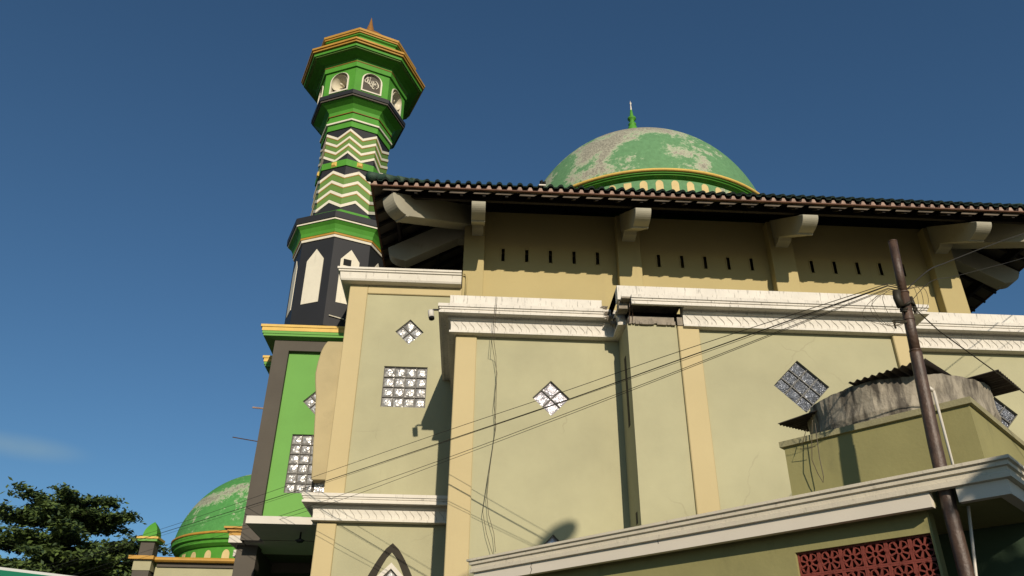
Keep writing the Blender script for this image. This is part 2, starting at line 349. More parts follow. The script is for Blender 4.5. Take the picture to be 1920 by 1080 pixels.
# glass block window: cells centred in (x, z) plane at depth y, facing -y
def glass_window(parent, cxx, czz, nx, nz, cell, y, rot=0.0, gm='glass', skip=0, mtx=None):
    jw = 0.014
    W, Hh = nx * cell / 2, nz * cell / 2
    ca, sa = math.cos(rot), math.sin(rot)
    def T(u, d, w_):
        p = Vector((cxx + u * ca - w_ * sa, y + d, czz + u * sa + w_ * ca))
        return mtx @ p if mtx else p
    fr = MB()
    def bar(u0, u1, w0, w1, d0=0.0, d1=0.05):
        fr.add([T(u, d, w_) for w_ in (w0, w1) for d in (d0, d1) for u in (u0, u1)],
               [(0, 2, 3, 1), (4, 5, 7, 6), (0, 1, 5, 4), (2, 6, 7, 3), (0, 4, 6, 2), (1, 3, 7, 5)])
    for i in range(nx + 1): bar(-W + i * cell - jw / 2, -W + i * cell + jw / 2, -Hh, Hh)
    for j in range(nz + 1): bar(-W, W, -Hh + j * cell - jw / 2, -Hh + j * cell + jw / 2, 0.001, 0.052)
    g = MB(); N = 8
    for i in range(nx):
        for j in range(nz):
            u0 = -W + i * cell + jw / 2; w0 = -Hh + j * cell + jw / 2; sz = cell - jw
            vs = []; fs = []
            for a in range(N + 1):
                for b in range(N + 1):
                    s_, t_ = a / N, b / N
                    ed = min(s_, 1 - s_, t_, 1 - t_)
                    rr_ = ((s_ - .5) ** 2 + (t_ - .5) ** 2) * sz * sz; d = 0.034 if ed <= 0 else 0.008 + (0.9 if gm == 'glassdark' else 1.7) * rr_ + 0.0016 * math.sin(s_ * 17 + j) * math.cos(t_ * 15 + i)
                    vs.append(T(u0 + s_ * sz, d, w0 + t_ * sz))
            for a in range(N):
                for b in range(N):
                    fs.append((a * (N + 1) + b, (a + 1) * (N + 1) + b, (a + 1) * (N + 1) + b + 1, a * (N + 1) + b + 1))
            g.add(vs, fs)
    f = fr.build('window', 'mortargrid', parent)
    g.build('glass_blocks', gm, f, smooth=True, fixn=False)
    return f
def rect(x0, x1, z0, z1): return [(x0, z0), (x1, z0), (x1, z1), (x0, z1)]
def diamond(cx_, cz_, h): return [(cx_, cz_ - h), (cx_ + h, cz_), (cx_, cz_ + h), (cx_ - h, cz_)]

# ================================================================ ground
g = MB(); g.add([(-600, -600, 0), (600, -600, 0), (600, 900, 0), (-600, 900, 0)], [(0, 1, 2, 3)])
go = g.build('ground', 'asphalt'); go['kind'] = 'structure'

# ================================================================ mosque hall
hall = thing('mosque_hall', 'sage and tan mosque hall with white cornices, tiled eave roof and green dome', 'mosque', (4, 14, 0))
D1, D2, D3, DU = 11.6, 13.75, 10.85, 14.25
# --- left wing
D2 = 14.05
K2 = D2 / 13.75
def X2(x): return x * K2
def Z2(z): return CAM_H + (z - CAM_H) * K2
def P2(pts): return [(X2(x), Z2(z)) for x, z in pts]
ap = [(-1.88, 3.2)]
for t in range(0, 13):
    k = t / 12; ap.append((-1.27 - 0.61 * (1 - k) ** 0.72, 3.45 + 1.09 * k))
ap = P2(ap + [(2 * -1.27 - x, z) for x, z in ap[:-1]][::-1])
WX = X2(-2.24)
b = MB()
b.panel(rect(WX, -0.2, 5.0, 9.50), [rect(X2(-1.70), X2(-0.89), Z2(6.96), Z2(7.77)), diamond(X2(-1.285), Z2(8.50), 0.278)], plane_y(D2 + 0.04), 0.07, back=False)
b.build('panel_wall', 'sage', hall)
dcx, dcz = X2(-1.265), Z2(3.93)
b = MB()
b.panel(rect(WX, -0.2, 0.0, 5.0), [diamond(dcx, dcz, 0.20)], plane_y(D2 + 0.04), 0.06, back=False)
b.build('panel_wall', 'sage', hall)
xc_ = X2(-1.27)
inner = [(xc_ + (x - xc_) * (0.80 - .03 * ((z - 3.3) / 1.3)), z - 0.155 if i != 0 and i != len(ap) - 1 else z) for i, (x, z) in enumerate(ap)]
b = MB(); n_ = len(ap)
b.add([(x, D2 + 0.034, z) for x, z in ap] + [(x, D2 + 0.034, z) for x, z in inner], [(i, i + 1, n_ + i + 1, n_ + i) for i in range(n_ - 1)])
b.add([(x, D2 + 0.034, z) for x, z in ap] + [(x, D2 + 0.041, z) for x, z in ap], [(i, i + 1, n_ + i + 1, n_ + i) for i in range(n_ - 1)])
b.build('arch_band', 'archdark', hall)
b = MB()
o_ = diamond(dcx, dcz, 0.30)
b.panel(o_, [diamond(dcx, dcz, 0.205)], plane_y(D2 + 0.025), 0.03, back=False)
b.add([(x, D2 + 0.025, z) for x, z in o_] + [(x, D2 + 0.04, z) for x, z in o_], [(i, (i + 1) % 4, (i + 1) % 4 + 4, i + 4) for i in range(4)])
b.build('diamond_surround', 'cleanwhite', hall)
glass_window(hall, dcx, dcz, 2, 2, 0.14, D2 + 0.065, R(45))
glass_window(hall, X2(-1.295), Z2(7.365), 4, 4, 0.2045, D2 + 0.065)
glass_window(hall, X2(-1.285), Z2(8.50), 2, 2, 0.195, D2 + 0.065, R(45))
b = MB()
b.box(X2(-2.52), X2(-2.165), D2, D2 + 0.3, 4.98, 9.66)
b.box(X2(-2.165), -0.3, D2 + 0.002, D2 + 0.3, Z2(9.30), 9.658)
b.box(X2(-2.60) + .04, X2(-2.235), D2 - 0.01, D2 + 0.29, 0, 4.92)
bevel(b.build('pilaster', 'tan', hall), 0.012)
MB().box(-2.52, -0.2, D2 + 0.3, 20, 0, 9.60).build('wing_core', 'sage', hall)
b = MB(); pr = [(0.25, 9.93), (0.25, 9.885), (0.225, 9.875), (0.225, 9.845), (0.195, 9.835), (0.18, 9.70), (0.16, 9.665), (0.10, 9.655), (0.0, 9.655), (-0.1, 9.66), (-0.1, 9.93)]
b.sweep(pr, [(X2(-2.52), 16), (X2(-2.52), D2), (-0.34, D2), (-0.34, 14.3)], [(-1, 0), (-1, -1), (0, -1), (0, 0)])
b.build('wing_cornice', 'white', hall)
MB().box(-2.78, -0.36, D2 - 0.2, D2 + 0.3, 9.93, 9.955).build('cornice_cap', 'concrete', hall)

FASC = [(0.30, 7.80), (0.30, 7.745), (0.280, 7.738), (0.280, 7.712), (0.262, 7.705), (0.262, 7.688), (0.286, 7.680), (0.286, 7.642), (0.25, 7.634), (0.22, 7.65), (0.16, 7.655), (0.13, 7.64), (0.125, 7.621), (-0.05, 7.621), (-0.05, 7.80)]
LOWB = [(0.130, 7.62), (0.130, 7.602), (0.108, 7.594), (0.095, 7.575), (0.085, 7.50), (0.085, 7.425), (0.108, 7.415), (0.108, 7.380), (0.05, 7.372), (0.0, 7.376), (-0.05, 7.376), (-0.05, 7.62)]
PARA = [(0.12, 7.80), (0.12, 8.05), (-0.05, 8.05), (-0.05, 7.80)]
def sh(p, dz): return [(o, z + dz) for o, z in p]
def leaf_band(parent, x0, x1, y, zlo, zhi, pitch=0.128):
    b = MB(); x = x0
    while x < x1 - 0.06:
        pts = []
        for k in range(9):
            t = k / 8
            pts.append((x + 0.02 + 0.085 * (1 - math.cos(t * math.pi)) / 2 + 0.02 * math.sin(t * math.pi), y - 0.008 * (1 - t), zhi - (zhi - zlo) * t))
        b.tube(pts, 0.0030, 5)
        x += pitch
    return b.build('leaf_ornament', 'crack', parent)
# lower wing cornice
dz = -2.45
b = MB()
b.sweep(sh(FASC, dz), [(X2(-2.52) - .04, 16), (X2(-2.52) - .04, D2), (-0.3, D2)], [(-0.9, 0), (-0.9, -1), (0, -1)])
b.sweep(sh(LOWB, dz), [(X2(-2.52) - .04, 16), (X2(-2.52) - .04, D2), (-0.3, D2)], [(-0.9, 0), (-0.9, -1), (0, -1)])
lc = b.build('cornice', 'white', hall)
leaf_band(lc, -2.6, -0.4, D2 - 0.088, 7.43 + dz, 7.575 + dz)

# --- middle section
b = MB()
b.panel(rect(-0.1, 2.33, 0, 7.40), [diamond(1.21, 6.35, 0.295), diamond(1.21, 3.96, 0.295)], plane_y(D1 + 0.04), 0.07, back=False)
b.build('panel_wall', 'sage', hall)
glass_window(hall, 1.21, 6.35, 2, 2, 0.207, D1 + 0.065, R(45), 'glassfine')
glass_window(hall, 1.21, 3.96, 2, 2, 0.207, D1 + 0.065, R(45), 'glassfine')
b = MB().box(-0.33, 0.012, D1, 14.4, 0, 7.42)
bevel(b.build('pilaster', 'tan', hall), 0.012)
MB().box(0.012, 2.5, D1 + 0.2, 14.4, 0, 7.75).build('section_core', 'sage', hall)
b = MB()
path = [(-0.33, D2 + 0.04), (-0.33, D1), (2.33, D1)]
dirs = [(-1, 0), (-1, -1), (-1, -1)]
b.sweep(FASC, path, dirs); b.sweep(LOWB, path, dirs)
# the stub of the return that runs forward along the projecting bay, broken off
for prf, L0, seed in ((FASC, 0.34, 1), (LOWB, 0.56, 2)):
    n_ = len(prf); v0 = []; v1 = []; rr = random.Random(seed)
    for i, (o, z) in enumerate(prf):
        v0.append((2.33 - o, D1 - o - 0.001, z))
        v1.append((2.33 - o, D1 - max(o + 0.005, L0 + rr.uniform(-.05, .04) - (z - 7.4) * .3), z))
    b.add(v0 + v1, [(i, (i + 1) % n_, (i + 1) % n_ + n_, i + n_) for i in range(n_)] + [tuple(range(n_, 2 * n_))])
mc = b.build('cornice', 'whitedirty', hall)
leaf_band(mc, -0.40, 2.15, D1 - 0.088, 7.43, 7.575)
b = MB()
b.sweep(PARA, [(-0.33, 14.3), (-0.33, D1), (2.06, D1), (2.10, D1 + .4)], [(-1, 0), (-1, -1), (0, -1), (0, 0)])
b.build('parapet_band', 'whitedirty', hall)
b = MB()   # torn edge of the moulding
rr = random.Random(5)
for i in range(26):
    t = rr.random(); x = 2.03 + 0.20 * t + rr.uniform(-.03, .03); y = D1 - 0.30 - 0.06 * t + rr.uniform(-.02, .03); z = 7.86 - 0.40 * t + rr.uniform(-.03, .03); s_ = 0.015 + rr.random() * 0.03
    b.add([(x - s_, y, z), (x + s_, y - .02, z + s_ * .6), (x, y + .03, z + s_ * 1.3), (x, y + .06, z - s_)], [(0, 1, 2), (0, 3, 1), (1, 3, 2), (0, 2, 3)])
b.build('broken_edge', 'concrete', hall)

# --- projecting bay
dz = -0.14
b = MB()
b.panel(rect(2.33, 3.10, 0, 7.30), [], plane_y(D3), 0.1)
b.add([(2.33, D3, 0), (2.33, D1 + .1, 0), (2.33, D1 + .1, 7.40), (2.33, D3, 7.30)], [(0, 1, 2, 3)])
b.build('bay_wall', 'sage', hall)
b = MB()
b.panel(rect(3.40, 6.52, 0, 7.40), [diamond(4.92, 6.35, 0.425)], plane_y(D3 + 0.02), 0.07, back=False)
b.build('panel_wall', 'sage', hall)
glass_window(hall, 4.92, 6.35, 3, 3, 0.2, D3 + 0.045, R(45), 'glassdark')
b = MB().box(3.10, 3.435, D3 - 0.05, D3 + 0.3, 0, 7.27)
bevel(b.build('pilaster', 'tan', hall), 0.012)
b = MB().box(6.49, 6.745, D3 - 0.05, 14.3, 0, 7.27)
bevel(b.build('pilaster', 'tan', hall), 0.012)
MB().box(2.40, 6.6, D3 + 0.32, 14.3, 0, 7.62).build('section_core', 'sage', hall)
for q in ((11.12, 11.25, 5.75, 6.88), (11.06, 11.16, 4.30, 4.46)): MB().box(2.325, 2.45, *q).build('slit_opening', 'hole', hall)
b = MB()
x0, x1 = 2.36, 6.745
THIN = [(0.30, 7.80), (0.30, 7.745), (0.280, 7.738), (0.280, 7.712), (0.262, 7.705), (0.262, 7.688), (0.286, 7.680), (0.286, 7.642), (0.25, 7.634), (0.235, 7.66), (0.23, 7.80)]
b.sweep(sh(THIN, dz), [(x0, D3), (3.19, D3)], [(0, -1), (0, -1)])
b.sweep(sh(FASC, dz), [(3.19, D3), (x1, D3), (x1, D1)], [(0, -1), (1, -1), (1, 0)])
b.sweep(sh(LOWB, dz), [(3.19, D3), (x1, D3), (x1, D1)], [(0, -1), (1, -1), (1, 0)])
rc = b.build('cornice', 'whitedirty', hall)
leaf_band(rc, 3.21, 6.85, D3 - 0.088, 7.43 + dz, 7.575 + dz)
b = MB()
b.sweep(sh(PARA, dz), [(2.18, 12.3), (2.18, D3), (6.76, D3), (6.76, D1)], [(0, 0), (0, -1), (1, -1), (1, 0)])
b.build('parapet_band', 'whitedirty', hall)
b = MB()
b.box(2.345, 3.06, D3 - 0.035, D3 + 0.2, 7.305, 7.42)
b.box(2.20, 2.35, D3 - 0.08, D3 + 0.1, 7.52, 7.655)
for i in range(30):
    x = rr.uniform(2.36, 3.06); s_ = rr.uniform(0.01, 0.03)
    b.box(x - s_, x + s_, D3 - 0.036 - s_ * .4, D3 - 0.01, 7.298 - s_ * .7, 7.31 + s_)
b.box(2.22, 3.189, D3 - 0.225, D3 + 0.6, 7.625, 7.656)
b.build('exposed_beam', 'concrete', hall)
MB().box(3.10, 3.185, D3 - 0.06, D3 + 0.01, 7.272, 7.41).build('pilaster_stump', 'concrete', hall)
MB().box(2.36, 3.4, D3 + 0.22, D3 + 0.30, 7.3, 7.62).build('cornice_void', 'hole', hall)
b = MB()
b.tube([(2.36, D3 - .2, 7.62), (2.345, D3 - .18, 7.50), (2.36, D3 - .06, 7.40), (2.35, D3 - .05, 7.30)], 0.008, 5)
b.tube([(2.41, D3 - .2, 7.62), (2.395, D3 - .15, 7.50), (2.41, D3 - .06, 7.40), (2.40, D3 - .05, 7.32)], 0.006, 5)
b.build('bent_rebar', 'rust', hall)

# --- right section
b = MB()
b.panel(rect(6.7, 13.5, 0, 7.40), [diamond(8.44, 6.31, 0.30)], plane_y(D1 + 0.04), 0.07, back=False)
b.build('panel_wall', 'sage', hall)
glass_window(hall, 8.44, 6.31, 2, 2, 0.212, D1 + 0.065, R(45), 'glassdark')
MB().box(6.7, 13.5, D1 + 0.2, 14.3, 0, 7.7).build('section_core', 'sage', hall)
b = MB()
b.sweep(FASC, [(6.75, D1), (13.5, D1)], [(0, -1), (0, -1)]); b.sweep(LOWB, [(6.75, D1), (13.5, D1)], [(0, -1), (0, -1)])
fc = b.build('cornice', 'whitedirty', hall)
leaf_band(fc, 6.9, 10.5, D1 - 0.088, 7.43, 7.575)
MB().sweep(PARA, [(6.75, D1), (13.5, D1)], [(0, -1), (0, -1)]).build('parapet_band', 'whitedirty', hall)

# --- upper storey
PX = [(-0.325, 0.105), (2.915, 3.405), (6.22, 6.72), (9.72, 10.23)]
PY = 14.02
slits = []
for base in (0.505, 3.83, 7.16):
    for i in range(5): slits.append(rect(base + i * 0.503 - 0.035, base + i * 0.503 + 0.035, 10.47, 10.77))
b = MB()
b.panel(rect(-0.28, 10.2, 7.0, 11.72), slits, plane_y(DU), 0.20, back=True, mi=0, mi_back=1)
b.box(-0.28, 0.2, DU + .25, 26, 7.0, 11.9); b.box(9.7, 10.2, DU + .25, 26, 7.0, 11.9); b.box(-0.27, 10.19, 25.5, 26.2, 7, 11.9)
b.box(0.2, 9.7, DU + 0.25, DU + 0.5, 7, 11.75)
b.build('upper_wall', ['uptan', 'hole'], hall)
for s in slits:
    b = MB()
    x0, x1 = s[0][0], s[1][0]
    b.box(x0 - 0.02, x0, DU - 0.012, DU + 0.1, 10.45, 10.79); b.box(x1, x1 + 0.02, DU - 0.012, DU + 0.1, 10.45, 10.79)
    b.box(x0, x1, DU - 0.011, DU + 0.1, 10.77, 10.788)
    b.build('slit_trim', 'uptan', hall)
for x0, x1 in PX:
    bevel(MB().box(x0, x1, PY, DU + 0.01, 7.0, 11.6).build('pilaster', 'uptan', hall), 0.01)
for x0, x1 in ((-0.328, -0.27), (10.19, 10.233)):
    for y in (15.3, 19.9, 24.5):
        MB().box(x0, x1, y - .2, y + .2, 7.0, 11.7).build('pilaster', 'uptan', hall)
# --- brackets (outriggers following the roof slope)
SL = 0.5
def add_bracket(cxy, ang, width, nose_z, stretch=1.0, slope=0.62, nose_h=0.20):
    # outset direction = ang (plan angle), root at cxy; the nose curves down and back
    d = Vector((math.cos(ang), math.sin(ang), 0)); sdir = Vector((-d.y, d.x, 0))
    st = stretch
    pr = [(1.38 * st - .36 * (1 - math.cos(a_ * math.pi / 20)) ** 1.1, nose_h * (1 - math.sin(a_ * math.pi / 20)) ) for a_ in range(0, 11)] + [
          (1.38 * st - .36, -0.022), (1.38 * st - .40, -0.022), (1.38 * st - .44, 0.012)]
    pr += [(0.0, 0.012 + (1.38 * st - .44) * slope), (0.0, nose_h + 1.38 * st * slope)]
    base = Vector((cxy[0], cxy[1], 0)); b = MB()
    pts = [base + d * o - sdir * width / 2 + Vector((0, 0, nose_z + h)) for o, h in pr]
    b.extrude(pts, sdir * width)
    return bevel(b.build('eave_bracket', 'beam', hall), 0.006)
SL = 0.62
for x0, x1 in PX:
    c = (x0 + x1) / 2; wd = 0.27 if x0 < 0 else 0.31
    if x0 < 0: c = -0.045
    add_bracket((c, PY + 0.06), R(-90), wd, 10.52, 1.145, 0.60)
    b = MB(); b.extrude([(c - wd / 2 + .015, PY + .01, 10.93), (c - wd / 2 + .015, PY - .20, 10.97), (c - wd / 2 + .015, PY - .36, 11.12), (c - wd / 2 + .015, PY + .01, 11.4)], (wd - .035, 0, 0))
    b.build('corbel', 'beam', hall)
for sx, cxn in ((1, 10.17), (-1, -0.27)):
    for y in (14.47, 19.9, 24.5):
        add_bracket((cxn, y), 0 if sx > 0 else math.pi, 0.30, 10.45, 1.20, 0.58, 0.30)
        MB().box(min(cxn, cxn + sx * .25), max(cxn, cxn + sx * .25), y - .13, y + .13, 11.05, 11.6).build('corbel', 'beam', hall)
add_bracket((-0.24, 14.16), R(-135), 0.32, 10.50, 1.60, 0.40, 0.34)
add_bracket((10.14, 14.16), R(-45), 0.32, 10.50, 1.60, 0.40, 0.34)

# --- tiled roof
EX0, EX1, EY0, EY1 = -2.155, 12.1, 12.375, 28.1
EZ = 11.04
INS = 4.9
def wave(t):
    d = ((t + 0.1) % 0.2) - 0.1
    return 0.072 * math.sqrt(1 - (d / 0.055) ** 2) if abs(d) < 0.055 else 0.0
def roof_side(L, fpos, parent):
    b = MB(); N = int(round(L / 0.2)) * 20; rows = 2
    cols = []
    for i in range(N + 1):
        t = L * i / N; up = min(t, L - t, INS)
        h = wave(t - 0.1)
        ring = [fpos(t, 0.03, -0.03 + h * .75), fpos(t, 0, -0.03 + h * .75)]
        for r_ in range(rows + 1):
            q = up * r_ / rows
            ring.append(fpos(t, q, q * SL + h + 0.0))
        cols.append(ring)
    n_ = rows + 3
    vs = [v for c in cols for v in c]
    fs = [(i * n_ + j, (i + 1) * n_ + j, (i + 1) * n_ + j + 1, i * n_ + j + 1) for i in range(N) for j in range(n_ - 1)]
    b.add(vs, fs)
    return b.build('roof_tiles', 'tile', parent, smooth=False)
roofb = MB()
# underside deck of the hipped roof
T_ = 0.14
def deckpt(x, y, q, dz=0.0): return (x, y, EZ - T_ + q * SL + dz)
e0 = 0.05
A = [(EX0 + e0, EY0 + e0), (EX1 - e0, EY0 + e0), (EX1 - e0, EY1 - e0), (EX0 + e0, EY1 - e0)]
Bq = [(EX0 + INS, EY0 + INS), (EX1 - INS, EY0 + INS), (EX1 - INS, EY1 - INS), (EX0 + INS, EY1 - INS)]
vs = [deckpt(x, y, e0) for x, y in A] + [deckpt(x, y, INS) for x, y in Bq] + [deckpt(x, y, e0, 0.03) for x, y in A] + [deckpt(x, y, INS, 0.03) for x, y in Bq]
fs = [(i, (i + 1) % 4, (i + 1) % 4 + 4, i + 4) for i in range(4)] + [(i + 8, (i + 1) % 4 + 8, (i + 1) % 4 + 12, i + 12) for i in range(4)]
fs += [(4, 5, 6, 7), (12, 13, 14, 15)] + [(i, (i + 1) % 4, (i + 1) % 4 + 8, i + 8) for i in range(4)]
roofb.add(vs, fs)
roof = roofb.build('roof', 'soffitlite', hall)
fb = MB(); x = EX0 + 0.27
while x < EX1 - 0.3:
    j_ = rr.uniform(-.03, .03); q_ = rr.uniform(0, .012); fb.extrude([(x + j_, EY0 + 0.088, EZ - 0.131), (x + .33 + j_, EY0 + 0.088, EZ - 0.131), (x + .26 + j_, EY0 + 0.088, EZ - 0.178 + q_), (x - .03 + j_, EY0 + 0.088, EZ - 0.178 + q_)], (0, .012, 0)); x += 0.44
fb.build('eave_board', 'soffit', roof)
roof_side(EX1 - EX0, lambda t, q, z: (EX0 + t, EY0 + q, EZ + z), roof)
roof_side(EY1 - EY0, lambda t, q, z: (EX0 + q, EY0 + t, EZ + z), roof)
roof_side(EY1 - EY0, lambda t, q, z: (EX1 - q, EY0 + t, EZ + z), roof)
# mortar infill, batten, soffit purlins, rafters
inf = MB(); bat = MB(); pur = MB(); raf = MB(); gap = MB()
k = 0
x = EX0 + 0.1
while x < EX1:
    inf.extrude([(x - 0.052, EY0 + 0.028, EZ - 0.095), (x + 0.052, EY0 + 0.028, EZ - 0.095), (x + 0.022, EY0 + 0.028, EZ - 0.015), (x - 0.022, EY0 + 0.028, EZ - 0.015)], (0, 0.03, 0)); x += 0.2
y = EY0 + 0.1
while y < EY1:
    for X, s_ in ((EX0 + 0.028, 1), (EX1 - 0.028, -1)):
        inf.extrude([(X, y - 0.06, EZ - 0.095), (X, y + 0.06, EZ - 0.095), (X, y + 0.033, EZ - .015), (X, y - 0.033, EZ - .015)], (s_ * 0.03, 0, 0))
    y += 0.2
inf.build('tile_end_infill', 'mortar', roof)['kind'] = 'stuff'
gap.box(EX0 + .06, EX1 - .06, EY0 + 0.075, EY0 + 0.10, EZ - 0.096, EZ + 0.02)
gap.build('dark_gap_board', 'darkred', roof)
def ring(b, inset, wd, z0, z1):
    b.box(EX0 + inset, EX1 - inset, EY0 + inset, EY0 + inset + wd, z0, z1)
    b.box(EX0 + inset, EX0 + inset + wd, EY0 + inset + wd, EY1 - inset, z0 - .001, z1)
    b.box(EX1 - inset - wd, EX1 - inset, EY0 + inset + wd, EY1 - inset, z0 - .001, z1)
ring(bat, 0.020, 0.045, EZ - 0.120, EZ - 0.0955)
bat.build('eave_batten', 'terracotta', roof)
for q, hh in ((0.42, 0.20), (1.15, 0.12)):
    ring(pur, q, 0.07, EZ - T_ + q * SL - hh, EZ - T_ + q * SL - 0.0)
pur.build('purlin', 'darkwood', roof)
def rafter(b, p, q):   # sloping rafter under the deck from plan point p (at eave) to q
    p = Vector((*p, 0)); q = Vector((*q, 0)); d = (q - p); L = d.length; d.normalize(); s_ = Vector((-d.y, d.x, 0)) * 0.028
    up = SL if abs(d.x) < 0.01 or abs(d.y) < 0.01 else SL / math.sqrt(2)
    z0 = EZ - T_ + 0.01
    a = [p - s_, p + s_, q + s_, q - s_]
    zs = [0, 0, L * up, L * up]
    b.add([(v.x, v.y, z0 + z - 0.065) for v, z in zip(a, zs)] + [(v.x, v.y, z0 + z + 0.01) for v, z in zip(a, zs)],
          [(0, 1, 2, 3), (7, 6, 5, 4), (0, 4, 5, 1), (1, 5, 6, 2), (2, 6, 7, 3), (3, 7, 4, 0)])
x = EX0 + 0.45
while x < EX1:
    L = min(x - EX0, EX1 - x, 2.0); rafter(raf, (x, EY0 + 0.12), (x, EY0 + L)); x += 0.44
y = EY0 + 0.45
while y < EY1:
    L = min(y - EY0, EY1 - y, 1.9)
    rafter(raf, (EX0 + 0.07, y), (EX0 + L, y)); rafter(raf, (EX1 - 0.07, y), (EX1 - L, y)); y += 0.44
raf.build('rafter_set', 'darkwood', roof)
# hip ridge caps
for (xa, ya), (xb, yb) in (((EX0 - .02, EY0 - .02), (EX0 + INS, EY0 + INS)), ((EX1 + .02, EY0 - .02), (EX1 - INS, EY0 + INS))):
    n_ = 20; rd = MB()
    for i in range(n_):
        t0, t1 = i / n_, (i + 1.08) / n_
        p0 = (xa + (xb - xa) * t0, ya + (yb - ya) * t0, EZ + 0.055 + INS * SL * t0); p1 = (xa + (xb - xa) * t1, ya + (yb - ya) * t1, EZ + 0.045 + INS * SL * t1)
        rd.tube([p0, p1], 0.1, 10, rs=[0.105, 0.09])
    rd.build('hip_ridge', 'ridge', roof, smooth=True)

# --- big dome
DC = (4.98, 20.2)
b = MB()
pts = []
for k in range(0, 33):
    a = -0.12 + (math.pi / 2 + 0.12) * k / 32
    pts.append((3.80 * math.cos(a), 14.30 + 4.17 * math.sin(a)))
pts[-1] = (0.001, 18.47)
b.lathe(pts, DC, 96); dm = b.build('dome', 'dome', hall, smooth=True)
b = MB(); b.lathe([(3.76, 14.71), (4.03, 14.71), (4.06, 14.69), (4.06, 14.655), (4.03, 14.63), (3.9, 14.63)], DC, 96)
b.build('dome_rim', 'yellow', dm, smooth=True)
b = MB(); b.lathe([(3.85, 14.632), (3.99, 14.628), (3.99, 14.60), (3.94, 14.585), (3.93, 14.565), (3.87, 14.555), (3.86, 14.54), (3.80, 14.53), (3.79, 14.50), (3.79, 12.6)], DC, 96)
b.build('dome_drum', 'green', dm, smooth=False)
b = MB()
for i in range(58):
    a = -math.pi / 2 + (i + 0.15) * 2 * math.pi / 58
    if i % 7 == 6: shape = [(-0.10, -0.25), (0.10, -0.25), (0.10, 0.20), (-0.10, 0.20)]
    else: shape = [(-0.10, -0.25)] + [(0.10, -0.25)] + [(0.10 * math.cos(t * math.pi / 8), 0.10 + 0.12 * math.sin(t * math.pi / 8)) for t in range(9)]
    pts = []
    for u, wz in shape:
        aa = a + u / 3.79
        pts.append((DC[0] + 3.793 * math.cos(aa), DC[1] + 3.793 * math.sin(aa), 14.27 + wz))
    b.extrude(pts, (0.012 * math.cos(a), 0.012 * math.sin(a), 0))
b.build('dome_drum_panel', 'ovalyellow', dm)
b = MB()
fp = [(0.20, 18.36), (0.17, 18.6), (0.13, 18.9), (0.13, 19.30), (0.16, 19.42), (0.165, 19.52), (0.15, 19.62), (0.10, 19.70), (0.13, 19.74), (0.135, 19.77), (0.10, 19.81), (0.075, 19.86), (0.075, 19.93), (0.13, 19.98), (0.145, 20.01), (0.14, 20.04), (0.08, 20.07), (0.07, 20.12), (0.035, 20.40)]
b.lathe(fp, DC, 24); fin = b.build('finial', M['green'], dm, smooth=True)
b = MB(); b.lathe([(0.034, 20.39), (0.022, 20.58), (0.014, 20.64), (0.034, 20.69), (0.034, 20.72), (0.012, 20.75), (0.001, 20.84)], DC, 12); b.build('finial_tip', 'pvc', fin, smooth=True)

# --- wing wall fin
kf = 14.13 / 13.65
fin_pts = [(-2.74, 5.54), (-2.80, 6.3), (-2.86, 7.05), (-2.91, 7.35), (-2.93, 7.52), (-2.915, 7.75), (-2.88, 7.98), (-2.84, 8.09), (-2.79, 8.18), (-2.45, 8.18), (-2.45, 5.54)]
b = MB(); b.extrude([(x * kf, 14.13, 1.6 + (z - 1.6) * kf) for x, z in fin_pts], (0, 0.35, 0))
bevel(b.build('side_fin', M['fin'], hall), 0.015)
MB().box(-2.86, -2.5, 14.36, 14.5, 5.45, 5.85).build('dark_side_window', 'greyframe', hall)
MB().box(-2.80, -2.62, 14.34, 14.36, 5.52, 5.72).build('small_pane', 'glass', hall)

# ================================================================ minaret and its tower base
tower = thing('minaret', 'tall octagonal minaret in green, black and white zigzags with gold cap on lime green base', 'minaret', (-3.26, 16.15, 0))
BX0, BX1, BY0, BY1 = -4.27, -2.25, 15.5, 17.6
b = MB()
b.panel(rect(BX0, BX1, 4.9, 9.06), [rect(-3.95, -2.57, 5.0, 8.82)], plane_y(BY0), 0.10, back=False)
b.add([(BX0, BY0, 4.9), (BX0, BY1, 4.9), (BX0, BY1, 9.06), (BX0, BY0, 9.06)], [(0, 1, 2, 3)])
b.add([(BX1, BY0, 4.9), (BX1, BY1, 4.9), (BX1, BY1, 9.06), (BX1, BY0, 9.06)], [(0, 1, 2, 3)])
b.add([(BX0, BY1, 4.9), (BX1, BY1, 4.9), (BX1, BY1, 9.06), (BX0, BY1, 9.06)], [(0, 1, 2, 3)])
b.build('base_frame', 'greyframe', tower)
b = MB()
b.panel(rect(-3.96, -2.56, 4.98, 8.84), [rect(-3.625, -3.035, 5.83, 7.02), diamond(-3.24, 7.73, 0.28)], plane_y(BY0 + 0.10), 0.06, back=False)
base = b.build('base_panel', 'lime', tower)
glass_window(base, -3.33, 6.425, 3, 6, 0.197, BY0 + 0.125)
glass_window(base, -3.24, 7.73, 2, 2, 0.196, BY0 + 0.125, R(45))
